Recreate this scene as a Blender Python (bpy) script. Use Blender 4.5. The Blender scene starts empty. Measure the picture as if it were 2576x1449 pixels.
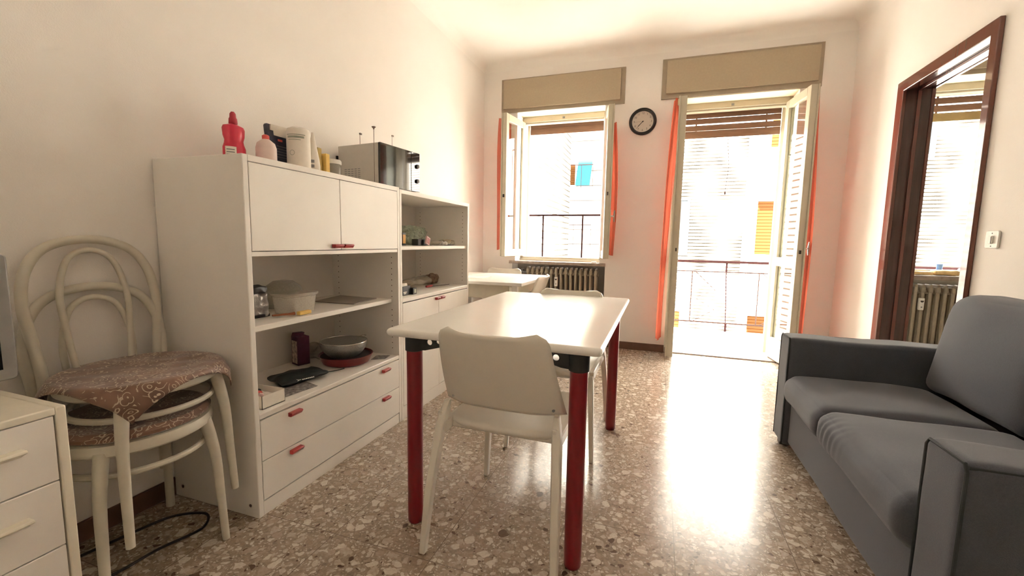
import bpy, bmesh, math, random
from mathutils import Vector, Matrix, noise
from mathutils.geometry import tessellate_polygon
random.seed(7)
D = bpy.data
SC = bpy.context.scene
COL = SC.collection
PI = math.pi

# ------------------------------------------------------------------ camera
def make_camera():
    yaw, pitch, roll, f = math.radians(18.757), math.radians(6.202), math.radians(1.016), 1073.86
    cy, sy, cp, sp = math.cos(yaw), math.sin(yaw), math.cos(pitch), math.sin(pitch)
    fwd = Vector((-sy*cp, cy*cp, -sp)); right = Vector((cy, sy, 0)); up = right.cross(fwd)
    c, s = math.cos(roll), math.sin(roll)
    r2 = c*right + s*up; u2 = -s*right + c*up
    cam = D.cameras.new('camera'); o = D.objects.new('camera', cam); COL.objects.link(o)
    cam.sensor_width = 36.0; cam.lens = f/2576*36.0
    cam.clip_start = 0.02; cam.clip_end = 200
    m = Matrix((( r2.x, u2.x, -fwd.x, 0.0), (r2.y, u2.y, -fwd.y, 0.0), (r2.z, u2.z, -fwd.z, 1.07), (0, 0, 0, 1)))
    o.matrix_world = m
    SC.camera = o
make_camera()

# ------------------------------------------------------------------ world, sun, exposure
W = D.worlds.new('sky'); SC.world = W; W.use_nodes = True
bg = W.node_tree.nodes['Background']
bg.inputs['Color'].default_value = (0.97, 0.995, 1.03, 1)
bg.inputs['Strength'].default_value = 9.0
sun = D.lights.new('sun', 'SUN'); sun.energy = 26.0; sun.angle = math.radians(1.0); sun.color = (1.0, 0.97, 0.91)
so = D.objects.new('sun', sun); COL.objects.link(so)
so.rotation_euler = Vector((-0.25, -0.62, 0.75)).to_track_quat('Z', 'Y').to_euler()
def portal(x, y, z, w, h):
    l = D.lights.new('daylight_portal', 'AREA'); l.shape = 'RECTANGLE'; l.size = w; l.size_y = h
    l.cycles.is_portal = True
    o = D.objects.new('daylight_portal', l); COL.objects.link(o)
    o.location = (x, y, z); o.rotation_euler = (-PI/2, 0, 0)
portal(-1.02, 4.84, 1.6, 0.9, 1.5)
portal(0.60, 4.84, 1.2, 0.9, 2.4)
portal(2.48, 4.84, 1.6, 0.9, 1.5)
SC.view_settings.view_transform = 'Standard'; SC.view_settings.look = 'None'
SC.view_settings.gamma = 1.0; SC.view_settings.use_curve_mapping = False
SC.view_settings.exposure = 2.0
try:
    SC.cycles.max_bounces = 12; SC.cycles.diffuse_bounces = 8; SC.cycles.transparent_max_bounces = 16
    SC.cycles.sample_clamp_indirect = 12
except Exception: pass

# ------------------------------------------------------------------ materials
def newmat(name):
    m = D.materials.new(name); m.use_nodes = True
    return m, m.node_tree.nodes, m.node_tree.links
def nd(n, t, **k):
    x = n.new(t)
    for a, b in k.items(): setattr(x, a, b)
    return x
def mat(name, col, rough=0.5, metal=0.0, var=0.05, vs=30.0, bump=0.0, bs=200.0, coat=0.0, sheen=0.0, trans=0.0, emis=None, spec=0.5, stretch=None):
    m, n, l = newmat(name); p = n['Principled BSDF']
    tc = nd(n, 'ShaderNodeTexCoord'); mp = nd(n, 'ShaderNodeMapping'); l.new(tc.outputs['Object'], mp.inputs['Vector'])
    if stretch: mp.inputs['Scale'].default_value = stretch
    no = nd(n, 'ShaderNodeTexNoise'); no.inputs['Scale'].default_value = vs; no.inputs['Detail'].default_value = 3
    l.new(mp.outputs['Vector'], no.inputs['Vector'])
    cr = nd(n, 'ShaderNodeValToRGB'); l.new(no.outputs['Fac'], cr.inputs['Fac'])
    cr.color_ramp.elements[0].position = 0.3; cr.color_ramp.elements[1].position = 0.7
    cr.color_ramp.elements[0].color = tuple(max(0, c*(1-var)) for c in col)+(1,)
    cr.color_ramp.elements[1].color = tuple(min(1, c*(1+var)) for c in col)+(1,)
    l.new(cr.outputs['Color'], p.inputs['Base Color'])
    p.inputs['Roughness'].default_value = rough; p.inputs['Metallic'].default_value = metal
    p.inputs['Specular IOR Level'].default_value = spec
    if coat: p.inputs['Coat Weight'].default_value = coat; p.inputs['Coat Roughness'].default_value = 0.06
    if sheen: p.inputs['Sheen Weight'].default_value = sheen; p.inputs['Sheen Roughness'].default_value = 0.4
    if bump:
        b = nd(n, 'ShaderNodeBump'); b.inputs['Strength'].default_value = bump; b.inputs['Distance'].default_value = 0.002
        n2 = nd(n, 'ShaderNodeTexNoise'); n2.inputs['Scale'].default_value = bs; n2.inputs['Detail'].default_value = 2
        l.new(mp.outputs['Vector'], n2.inputs['Vector']); l.new(n2.outputs['Fac'], b.inputs['Height']); l.new(b.outputs['Normal'], p.inputs['Normal'])
    return m
def film(name, col, clear=0.6, rough=0.15, transl=0.4, cloth=False):
    """thin see-through plastic or cloth"""
    m, n, l = newmat(name); n.remove(n['Principled BSDF']); out = n['Material Output']
    t = nd(n, 'ShaderNodeBsdfTransparent'); t.inputs['Color'].default_value = (1, 1, 1, 1)
    d = nd(n, 'ShaderNodeBsdfDiffuse'); d.inputs['Color'].default_value = col+(1,)
    tr = nd(n, 'ShaderNodeBsdfTranslucent'); tr.inputs['Color'].default_value = col+(1,)
    g = nd(n, 'ShaderNodeBsdfGlossy'); g.inputs['Roughness'].default_value = rough
    m1 = nd(n, 'ShaderNodeMixShader'); m1.inputs[0].default_value = transl; l.new(d.outputs[0], m1.inputs[1]); l.new(tr.outputs[0], m1.inputs[2])
    m2 = nd(n, 'ShaderNodeMixShader'); l.new(m1.outputs[0], m2.inputs[1]); l.new(t.outputs[0], m2.inputs[2])
    no = nd(n, 'ShaderNodeTexNoise'); no.inputs['Scale'].default_value = 25
    mr = nd(n, 'ShaderNodeMapRange'); mr.inputs['To Min'].default_value = max(0, clear-0.12); mr.inputs['To Max'].default_value = min(1, clear+0.12)
    l.new(no.outputs['Fac'], mr.inputs['Value']); l.new(mr.outputs[0], m2.inputs[0])
    if cloth: l.new(m2.outputs[0], out.inputs['Surface']); return m
    m3 = nd(n, 'ShaderNodeMixShader'); l.new(schlick(n, l, 0.03), m3.inputs[0]); l.new(m2.outputs[0], m3.inputs[1]); l.new(g.outputs[0], m3.inputs[2])
    l.new(m3.outputs[0], out.inputs['Surface'])
    return m
def schlick(n, l, f0=0.04):
    lw = nd(n, 'ShaderNodeLayerWeight'); lw.inputs['Blend'].default_value = 0.5
    return math_node(n, l, 'ADD', math_node(n, l, 'MULTIPLY', math_node(n, l, 'POWER', lw.outputs['Facing'], 5.0), 1-f0), f0)
def glass(name, tint=(0.97, 1, 0.98)):
    m, n, l = newmat(name); n.remove(n['Principled BSDF']); out = n['Material Output']
    t = nd(n, 'ShaderNodeBsdfTransparent'); t.inputs['Color'].default_value = tint+(1,)
    g = nd(n, 'ShaderNodeBsdfGlossy'); g.inputs['Roughness'].default_value = 0.01
    m3 = nd(n, 'ShaderNodeMixShader'); l.new(schlick(n, l), m3.inputs[0]); l.new(t.outputs[0], m3.inputs[1]); l.new(g.outputs[0], m3.inputs[2])
    l.new(m3.outputs[0], out.inputs['Surface'])
    return m
def math_node(n, l, op, a, b=None, c=None):
    x = nd(n, 'ShaderNodeMath', operation=op)
    for i, v in enumerate((a, b, c)):
        if v is None: continue
        if isinstance(v, (int, float)): x.inputs[i].default_value = v
        else: l.new(v, x.inputs[i])
    return x.outputs[0]
def ramp(n, l, fac, stops, interp='LINEAR'):
    r = nd(n, 'ShaderNodeValToRGB'); r.color_ramp.interpolation = interp
    e = r.color_ramp.elements
    while len(e) < len(stops): e.new(0.5)
    for i, (p, c) in enumerate(stops): e[i].position = p; e[i].color = tuple(c)+(1,)
    l.new(fac, r.inputs['Fac']); return r.outputs['Color']
def mixc(n, l, fac, a, b, mode='MIX'):
    x = nd(n, 'ShaderNodeMix', data_type='RGBA', blend_type=mode)
    for i, v in ((0, fac), (6, a), (7, b)):
        if isinstance(v, (int, float)): x.inputs[i].default_value = v
        elif isinstance(v, tuple): x.inputs[i].default_value = v+(1,)
        else: l.new(v, x.inputs[i])
    return x.outputs[2]
def terrazzo():
    m, n, l = newmat('terrazzo'); p = n['Principled BSDF']
    tc = nd(n, 'ShaderNodeTexCoord'); P = tc.outputs['Object']
    # warp so that chips have irregular outlines
    wn = nd(n, 'ShaderNodeTexNoise'); wn.inputs['Scale'].default_value = 22; l.new(P, wn.inputs['Vector'])
    wv = nd(n, 'ShaderNodeVectorMath', operation='MULTIPLY_ADD'); l.new(wn.outputs['Color'], wv.inputs[0]); wv.inputs[1].default_value = (0.045, 0.045, 0); l.new(P, wv.inputs[2])
    V = wv.outputs[0]
    base = nd(n, 'ShaderNodeTexNoise'); base.inputs['Scale'].default_value = 45; base.inputs['Detail'].default_value = 6; base.inputs['Roughness'].default_value = 0.75; l.new(P, base.inputs['Vector'])
    c0 = ramp(n, l, base.outputs['Fac'], [(0.3, (0.17, 0.125, 0.088)), (0.5, (0.29, 0.225, 0.168)), (0.7, (0.42, 0.345, 0.27))])
    def chips(scale, r0, r1, colours, prev, off, keep_thr):
        ad = nd(n, 'ShaderNodeVectorMath', operation='ADD'); l.new(V, ad.inputs[0]); ad.inputs[1].default_value = (off, off*1.7, 0)
        v = nd(n, 'ShaderNodeTexVoronoi', voronoi_dimensions='2D', feature='F1', distance='MINKOWSKI'); v.inputs['Scale'].default_value = scale; v.inputs['Exponent'].default_value = 1.6; l.new(ad.outputs[0], v.inputs['Vector'])
        sp = nd(n, 'ShaderNodeSeparateColor'); l.new(v.outputs['Color'], sp.inputs[0])
        rad = nd(n, 'ShaderNodeMapRange'); rad.inputs['To Min'].default_value = r0; rad.inputs['To Max'].default_value = r1; l.new(sp.outputs[2], rad.inputs['Value'])
        df = math_node(n, l, 'SUBTRACT', rad.outputs[0], v.outputs['Distance'])
        inn = nd(n, 'ShaderNodeMapRange'); inn.inputs['From Min'].default_value = 0.0; inn.inputs['From Max'].default_value = 0.04; l.new(df, inn.inputs['Value'])
        f = math_node(n, l, 'MULTIPLY', math_node(n, l, 'GREATER_THAN', sp.outputs[0], keep_thr), inn.outputs[0])
        cc = ramp(n, l, sp.outputs[1], colours, 'CONSTANT')
        dn = nd(n, 'ShaderNodeTexNoise'); dn.inputs['Scale'].default_value = 90; dn.inputs['Detail'].default_value = 5; l.new(P, dn.inputs['Vector'])
        cc = mixc(n, l, 0.6, cc, ramp(n, l, dn.outputs['Fac'], [(0.3, (0.60, 0.54, 0.48)), (0.7, (1, 1, 1))]), 'MULTIPLY')
        return mixc(n, l, f, prev, cc)
    pale = [(0.0, (0.42, 0.34, 0.265)), (0.3, (0.56, 0.48, 0.395)), (0.6, (0.35, 0.27, 0.20)), (0.72, (0.66, 0.59, 0.50)), (0.94, (0.12, 0.075, 0.05))]
    c1 = chips(95, 0.25, 0.50, pale, c0, 3.1, 0.35)
    c2 = chips(44, 0.22, 0.48, pale, c1, 7.7, 0.45)
    c3 = chips(21, 0.16, 0.44, [(0.0, (0.50, 0.42, 0.34)), (0.35, (0.66, 0.59, 0.50)), (0.8, (0.44, 0.35, 0.275)), (0.97, (0.14, 0.09, 0.06))], c2, 1.3, 0.45)
    # slab joints every 0.39 m
    sx = nd(n, 'ShaderNodeSeparateXYZ'); l.new(P, sx.inputs[0])
    js = None
    for ax, off in ((0, 0.497), (1, 1.56)):
        a = math_node(n, l, 'SUBTRACT', sx.outputs[ax], off); a = math_node(n, l, 'DIVIDE', a, 0.39)
        a = math_node(n, l, 'FRACT', math_node(n, l, 'ADD', a, 100.5)); a = math_node(n, l, 'ABSOLUTE', math_node(n, l, 'SUBTRACT', a, 0.5))
        a = math_node(n, l, 'LESS_THAN', a, 0.0035)
        js = a if js is None else math_node(n, l, 'MAXIMUM', js, a)
    c4 = mixc(n, l, js, c3, (0.16, 0.115, 0.08))
    l.new(c4, p.inputs['Base Color'])
    rn = nd(n, 'ShaderNodeTexNoise'); rn.inputs['Scale'].default_value = 3.5; rn.inputs['Detail'].default_value = 4; l.new(P, rn.inputs['Vector'])
    mr = nd(n, 'ShaderNodeMapRange'); mr.inputs['To Min'].default_value = 0.15; mr.inputs['To Max'].default_value = 0.27; l.new(rn.outputs['Fac'], mr.inputs['Value']); l.new(mr.outputs[0], p.inputs['Roughness'])
    p.inputs['Specular IOR Level'].default_value = 0.55
    return m
def facade_mat(name, wall, line, pitch=0.078, width=0.42):
    m, n, l = newmat(name); p = n['Principled BSDF']
    tc = nd(n, 'ShaderNodeTexCoord'); s = nd(n, 'ShaderNodeSeparateXYZ'); l.new(tc.outputs['Object'], s.inputs[0])
    a = math_node(n, l, 'FRACT', math_node(n, l, 'DIVIDE', math_node(n, l, 'ADD', s.outputs[2], 50), pitch)); a = math_node(n, l, 'LESS_THAN', a, width)
    no = nd(n, 'ShaderNodeTexNoise'); no.inputs['Scale'].default_value = 1.2; l.new(tc.outputs['Object'], no.inputs['Vector'])
    a2 = math_node(n, l, 'MULTIPLY', a, ramp(n, l, no.outputs['Fac'], [(0.35, (0.93, 0.93, 0.93)), (0.6, (1, 1, 1))]))
    l.new(mixc(n, l, a2, wall, line), p.inputs['Base Color']); p.inputs['Roughness'].default_value = 0.9; p.inputs['Specular IOR Level'].default_value = 0.0
    return m
def paisley(name):
    m, n, l = newmat(name); p = n['Principled BSDF']
    tc = nd(n, 'ShaderNodeTexCoord')
    wn = nd(n, 'ShaderNodeTexNoise'); wn.inputs['Scale'].default_value = 14; l.new(tc.outputs['Object'], wn.inputs['Vector'])
    wv = nd(n, 'ShaderNodeVectorMath', operation='MULTIPLY_ADD'); l.new(wn.outputs['Color'], wv.inputs[0]); wv.inputs[1].default_value = (0.05, 0.05, 0.05); l.new(tc.outputs['Object'], wv.inputs[2])
    v = nd(n, 'ShaderNodeTexVoronoi', feature='F1'); v.inputs['Scale'].default_value = 34; l.new(wv.outputs[0], v.inputs['Vector'])
    ring = math_node(n, l, 'FRACT', math_node(n, l, 'MULTIPLY', v.outputs['Distance'], 3.2))
    ring = math_node(n, l, 'LESS_THAN', math_node(n, l, 'ABSOLUTE', math_node(n, l, 'SUBTRACT', ring, 0.5)), 0.10)
    n2 = nd(n, 'ShaderNodeTexNoise'); n2.inputs['Scale'].default_value = 18; l.new(tc.outputs['Object'], n2.inputs['Vector'])
    k = math_node(n, l, 'MULTIPLY', ring, math_node(n, l, 'GREATER_THAN', n2.outputs['Fac'], 0.47))
    basec = ramp(n, l, wn.outputs['Fac'], [(0.35, (0.11, 0.055, 0.035)), (0.65, (0.22, 0.12, 0.08))])
    l.new(mixc(n, l, k, basec, (0.50, 0.40, 0.29)), p.inputs['Base Color']); p.inputs['Roughness'].default_value = 0.6
    p.inputs['Sheen Weight'].default_value = 0.3
    return m
def wiremesh(name):
    m, n, l = newmat(name); p = n['Principled BSDF']; out = n['Material Output']
    p.inputs['Base Color'].default_value = (0.42, 0.42, 0.40, 1); p.inputs['Metallic'].default_value = 0.7; p.inputs['Roughness'].default_value = 0.35
    t = nd(n, 'ShaderNodeBsdfTransparent'); mx = nd(n, 'ShaderNodeMixShader'); tc = nd(n, 'ShaderNodeTexCoord')
    ch = nd(n, 'ShaderNodeTexVoronoi', feature='DISTANCE_TO_EDGE'); ch.inputs['Scale'].default_value = 260; ch.inputs['Randomness'].default_value = 0.3; l.new(tc.outputs['Object'], ch.inputs['Vector'])
    l.new(math_node(n, l, 'GREATER_THAN', ch.outputs['Distance'], 0.22), mx.inputs[0])
    l.new(p.outputs[0], mx.inputs[1]); l.new(t.outputs[0], mx.inputs[2]); l.new(mx.outputs[0], out.inputs['Surface'])
    return m
M = dict(
    wall=mat('wall_paint', (0.845, 0.81, 0.765), 0.85, var=0.02, vs=3, bump=0.25, bs=260),
    ceil=mat('ceiling_paint', (0.88, 0.85, 0.80), 0.9, var=0.015, vs=3, bump=0.15, bs=260),
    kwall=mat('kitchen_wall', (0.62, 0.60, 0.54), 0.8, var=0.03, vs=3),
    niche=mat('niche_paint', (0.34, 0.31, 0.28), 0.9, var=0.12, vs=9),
    floor=terrazzo(),
    base=mat('baseboard_brown', (0.13, 0.065, 0.04), 0.35, var=0.2, vs=12),
    mel=mat('white_melamine', (0.80, 0.765, 0.71), 0.38, var=0.015, vs=8),
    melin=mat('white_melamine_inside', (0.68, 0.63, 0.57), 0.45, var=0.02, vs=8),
    cream=mat('cream_edge', (0.74, 0.69, 0.57), 0.4, var=0.03),
    hole=mat('hole_dark', (0.05, 0.04, 0.035), 0.8),
    red=mat('red_handle', (0.36, 0.035, 0.04), 0.35, var=0.05),
    redleg=mat('red_lacquer', (0.21, 0.009, 0.015), 0.28, var=0.08, vs=60),
    black=mat('black_bracket', (0.012, 0.013, 0.015), 0.4),
    ttop=mat('tabletop_white', (0.84, 0.815, 0.77), 0.22, var=0.015, vs=5),
    plast=mat('white_chair_plastic', (0.70, 0.655, 0.57), 0.35, var=0.02, vs=10, bump=0.05, bs=500),
    bent=mat('painted_bentwood', (0.60, 0.56, 0.46), 0.4, var=0.05, vs=20),
    cloth=paisley('paisley_cloth'),
    sofa=mat('sofa_fabric', (0.078, 0.085, 0.102), 0.85, var=0.10, vs=300, bump=0.5, bs=900, sheen=0.25),
    pipe=mat('sofa_piping', (0.03, 0.035, 0.04), 0.8, bump=0.2, bs=500),
    foot=mat('dark_foot', (0.02, 0.015, 0.012), 0.5),
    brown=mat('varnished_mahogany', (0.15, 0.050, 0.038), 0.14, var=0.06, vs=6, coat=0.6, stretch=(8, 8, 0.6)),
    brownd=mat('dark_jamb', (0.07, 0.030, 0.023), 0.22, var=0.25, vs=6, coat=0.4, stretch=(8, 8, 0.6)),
    frame=mat('window_paint', (0.52, 0.47, 0.36), 0.42, var=0.04, vs=12),
    boxp=mat('shutter_box_panel', (0.44, 0.36, 0.245), 0.55, var=0.03, vs=60),
    boxf=mat('shutter_box_frame', (0.36, 0.30, 0.215), 0.5, var=0.05, vs=20),
    soff=mat('soffit_cream', (0.80, 0.70, 0.50), 0.6, var=0.03),
    slat=mat('brown_slats', (0.20, 0.105, 0.065), 0.5, var=0.15, vs=14, stretch=(0.6, 4, 8)),
    slaty=mat('ochre_slats', (0.30, 0.21, 0.09), 0.5, var=0.1, vs=14),
    sill=mat('marble_sill', (0.33, 0.26, 0.21), 0.25, var=0.25, vs=25),
    glass=glass('window_glass'),
    curt=film('orange_curtain', (0.64, 0.16, 0.10), 0.12, 0.6, 0.40, cloth=True),
    rad=mat('radiator_enamel', (0.42, 0.36, 0.27), 0.4, var=0.06, vs=20),
    chrome=mat('satin_metal', (0.62, 0.60, 0.56), 0.25, metal=1.0),
    white=mat('white_plastic', (0.80, 0.78, 0.73), 0.35, var=0.02),
    grey=mat('grey_mark', (0.22, 0.22, 0.22), 0.6),
    clockb=mat('clock_black', (0.014, 0.013, 0.013), 0.3),
    clockf=mat('clock_face', (0.62, 0.56, 0.48), 0.5, var=0.02),
    num=mat('clock_numerals', (0.16, 0.13, 0.11), 0.6),
    iron=mat('brown_iron', (0.030, 0.012, 0.011), 0.7, var=0.2, spec=0.05),
    ironp=mat('pale_iron', (0.045, 0.026, 0.020), 0.7, var=0.2, spec=0.05),
    tv=mat('tv_silver', (0.30, 0.29, 0.27), 0.35, metal=0.3),
    scr=mat('tv_screen', (0.006, 0.006, 0.007), 0.12),
    cord=mat('cable_dark', (0.02, 0.015, 0.015), 0.6),
)

# ------------------------------------------------------------------ geometry helpers
WL = {}
class G:
    def __init__(s): s.v = []; s.f = []; s.mi = []; s.m = None; s.cur = 0
    def add(s, vs, fs):
        b = len(s.v)
        for p in vs:
            p = Vector(p); s.v.append(s.m @ p if s.m else p)
        for f in fs: s.f.append([i+b for i in f]); s.mi.append(s.cur)
        return s
    def box(s, x0, y0, z0, x1, y1, z1):
        return s.add([(x0,y0,z0),(x1,y0,z0),(x1,y1,z0),(x0,y1,z0),(x0,y0,z1),(x1,y0,z1),(x1,y1,z1),(x0,y1,z1)],
                     [(0,3,2,1),(4,5,6,7),(0,1,5,4),(1,2,6,5),(2,3,7,6),(3,0,4,7)])
    def prism(s, pts, ax, a, b, holes=()):
        """polygon in the plane perpendicular to ax, extruded from a to b"""
        def put(p, t):
            return (t, p[0], p[1]) if ax == 'x' else (p[0], t, p[1]) if ax == 'y' else (p[0], p[1], t)
        loops = [list(pts)]+[list(h) for h in holes]; flat = [p for q in loops for p in q]; N = len(flat)
        vs = [put(p, a) for p in flat]+[put(p, b) for p in flat]; fs = []
        if holes:
            tr = tessellate_polygon([[Vector((p[0], p[1], 0)) for p in q] for q in loops])
            for t in tr: fs.append(tuple(t)); fs.append(tuple(i+N for i in reversed(t)))
        else:
            fs.append(tuple(range(N))); fs.append(tuple(reversed(range(N, 2*N))))
        k = 0
        for q in loops:
            for i in range(len(q)):
                j = (i+1) % len(q); fs.append((k+i, k+j, k+j+N, k+i+N))
            k += len(q)
        return s.add(vs, fs)
    def tube(s, pts, r, n=12, closed=False, flat=None, cap=True, up=None):
        P = [Vector(p) for p in pts]; N = len(P); rs = r if isinstance(r, (list, tuple)) else [r]*N
        vs = []; ref = Vector(up) if up else None; prev = None
        for i in range(N):
            a = P[(i-1) % N] if (closed or i > 0) else P[i]; b = P[(i+1) % N] if (closed or i < N-1) else P[i]
            t = (b-a).normalized()
            if prev is None:
                u = (ref if ref else (Vector((0,0,1)) if abs(t.z) < 0.9 else Vector((1,0,0))))
            else: u = ref if ref else prev
            u = (u - t*u.dot(t)).normalized(); w = t.cross(u); prev = u
            for k in range(n):
                c, q = math.cos(2*PI*k/n), math.sin(2*PI*k/n)
                if flat: fu, fw = flat
                else: fu = fw = 1
                vs.append(P[i]+rs[i]*(c*fu*u+q*fw*w))
        fs = []
        for i in range(N if closed else N-1):
            j = (i+1) % N
            for k in range(n): k2 = (k+1) % n; fs.append((i*n+k, i*n+k2, j*n+k2, j*n+k))
        if cap and not closed: fs.append(tuple(reversed(range(n)))); fs.append(tuple(range((N-1)*n, N*n)))
        return s.add(vs, fs)
    def cyl(s, p0, p1, r, r1=None, n=20): return s.tube([p0, p1], [r, r if r1 is None else r1], n)
    def lathe(s, prof, c=(0,0,0), n=32, sx=1, sy=1):
        vs = []; fs = []; m = len(prof)
        for (r, z) in prof:
            for k in range(n): vs.append((c[0]+max(r,1e-5)*sx*math.cos(2*PI*k/n), c[1]+max(r,1e-5)*sy*math.sin(2*PI*k/n), c[2]+z))
        for i in range(m-1):
            for k in range(n): k2 = (k+1) % n; fs.append((i*n+k, i*n+k2, (i+1)*n+k2, (i+1)*n+k))
        if prof[0][0] > 1e-4 and prof[0] != prof[-1]: fs.append(tuple(reversed(range(n))))
        if prof[-1][0] > 1e-4 and prof[0] != prof[-1]: fs.append(tuple(range((m-1)*n, m*n)))
        return s.add(vs, fs)
    def grid(s, fn, nu, nv):
        vs = [fn(i/nu, j/nv) for i in range(nu+1) for j in range(nv+1)]
        return s.add(vs, [(i*(nv+1)+j, (i+1)*(nv+1)+j, (i+1)*(nv+1)+j+1, i*(nv+1)+j+1) for i in range(nu) for j in range(nv)])
    def rbox(s, c, size, r, n=10, fn=None):
        c = Vector(c); h = Vector(size)/2; idx = {}; vs = []; fs = []
        # parameter rows dense near the edges
        def par(k): 
            t = 2*k/n-1; return t
        def vid(q):
            key = (round(q[0], 5), round(q[1], 5), round(q[2], 5))
            if key in idx: return idx[key]
            p = Vector((q[0]*h.x, q[1]*h.y, q[2]*h.z)); i = Vector([max(-h[a]+r, min(h[a]-r, p[a])) for a in range(3)]); d = p-i
            if d.length > 1e-9:
                m = max(abs(d.x), abs(d.y), abs(d.z)); p = i+d.normalized()*min(r, m if sum(1 for a in d if abs(a) > 1e-9) == 1 else r)
            if fn: p = fn(p, Vector(q))
            idx[key] = len(vs); p.z = max(p.z, -h.z); vs.append(c+p); return idx[key]
        rr = [r/h[a] for a in range(3)]
        def rows(a):
            e = min(0.95, rr[a]); L = [-1+e*(1-math.cos(PI/2*k/4)) for k in range(5)]
            mid = [-1+e+(2-2*e)*k/n for k in range(1, n)]
            return L+mid+[-x for x in reversed(L)]
        R = [rows(0), rows(1), rows(2)]
        for a in range(3):
            b, d = (a+1) % 3, (a+2) % 3
            for sg in (-1, 1):
                for i in range(len(R[b])-1):
                    for j in range(len(R[d])-1):
                        qs = []
                        for (u, w) in ((i,j),(i+1,j),(i+1,j+1),(i,j+1)):
                            q = [0,0,0]; q[a] = sg; q[b] = R[b][u]; q[d] = R[d][w]; qs.append(vid(tuple(q)))
                        if sg < 0: qs.reverse()
                        if len(set(qs)) > 2: fs.append(tuple(dict.fromkeys(qs)))
        return s.add(vs, fs)
    def text(s, body, size, mtx, ext=0.0008):
        cu = D.curves.new('t', 'FONT'); cu.body = body; cu.size = size; cu.extrude = ext; cu.align_x = 'CENTER'; cu.align_y = 'CENTER'
        o = D.objects.new('t', cu); me = D.meshes.new_from_object(o)
        s.add([mtx @ v.co for v in me.vertices], [tuple(p.vertices) for p in me.polygons])
        D.objects.remove(o); D.curves.remove(cu); D.meshes.remove(me); return s
    def ob(s, name, m, parent=None, world=True, bevel=0.0, seg=2, smooth=35, solid=0.0, sub=0, label=None, cat=None, group=None, kind=None, loc=None):
        me = D.meshes.new(name)
        off = Vector((0,0,0))
        if parent is not None and world: off = WL.get(parent, Vector((0,0,0)))
        elif parent is None and loc is not None: off = Vector(loc)
        me.from_pydata([tuple(v-off) for v in s.v], [], [tuple(f) for f in s.f])
        mats = m if isinstance(m, (list, tuple)) else [m]
        for a in mats: me.materials.append(M[a] if isinstance(a, str) else a)
        for p, i in zip(me.polygons, s.mi): p.material_index = i
        bm = bmesh.new(); bm.from_mesh(me); bmesh.ops.recalc_face_normals(bm, faces=bm.faces); bm.to_mesh(me); bm.free()
        if smooth:
            for p in me.polygons: p.use_smooth = True
            me.set_sharp_from_angle(angle=math.radians(smooth))
        o = D.objects.new(name, me); COL.objects.link(o)
        if parent is not None: o.parent = parent; WL[o] = WL.get(parent, Vector((0,0,0)))
        elif loc is not None: o.location = loc; WL[o] = Vector(loc)
        else: WL[o] = Vector((0,0,0))
        if solid: md = o.modifiers.new('thickness', 'SOLIDIFY'); md.thickness = solid; md.offset = 0
        if bevel: md = o.modifiers.new('edge', 'BEVEL'); md.width = bevel; md.segments = seg; md.limit_method = 'ANGLE'; md.angle_limit = math.radians(40)
        if sub: md = o.modifiers.new('sub', 'SUBSURF'); md.levels = sub; md.render_levels = sub
        if label: o['label'] = label
        if cat: o['category'] = cat
        if group: o['group'] = group
        if kind: o['kind'] = kind
        return o
def thing(name, label, cat, loc=(0,0,0), rotz=0, group=None, kind=None):
    o = D.objects.new(name, None); COL.objects.link(o); o.location = loc; o.rotation_euler = (0,0,rotz)
    o.empty_display_size = 0.05
    if label: o['label'] = label
    if cat: o['category'] = cat
    if group: o['group'] = group
    if kind: o['kind'] = kind
    WL[o] = Vector(loc)
    return o
def dup(root, loc, rotz, label, group=None):
    def cp(o, par):
        c = o.copy(); COL.objects.link(c)
        if par: c.parent = par
        for ch in [x for x in D.objects if x.parent == o]: cp(ch, c)
        return c
    r = cp(root, None); r.location = loc; r.rotation_euler = (0,0,rotz); r['label'] = label
    if group: r['group'] = group
    return r
def arc(c, r, a0, a1, n, z=None, ax=(0,1)):
    out = []
    for i in range(n+1):
        a = a0+(a1-a0)*i/n; out.append((c[0]+r*math.cos(a), c[1]+r*math.sin(a)))
    return out
def smoothpath(ctrl, n=8, closed=False):
    """Catmull-Rom through control points"""
    P = [Vector(p) for p in ctrl]; N = len(P); out = []
    for i in range(N if closed else N-1):
        if closed: a, b, c, d = P[(i-1) % N], P[i], P[(i+1) % N], P[(i+2) % N]
        else: a, b, c, d = P[max(0, i-1)], P[i], P[i+1], P[min(N-1, i+2)]
        for k in range(n):
            t = k/n; out.append(0.5*((2*b)+(c-a)*t+(2*a-5*b+4*c-d)*t*t+(3*b-a-3*c+d)*t**3))
    if not closed: out.append(P[-1])
    return out
def rrect(x0, y0, x1, y1, r, n=5):
    p = []
    for cx, cy, a in ((x1-r, y1-r, 0), (x0+r, y1-r, PI/2), (x0+r, y0+r, PI), (x1-r, y0+r, 1.5*PI)):
        for i in range(n+1): t = a+PI/2*i/n; p.append((cx+r*math.cos(t), cy+r*math.sin(t)))
    return p
def circ(cx, cy, r, n=16): return [(cx+r*math.cos(-2*PI*i/n), cy+r*math.sin(-2*PI*i/n)) for i in range(n)]

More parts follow.
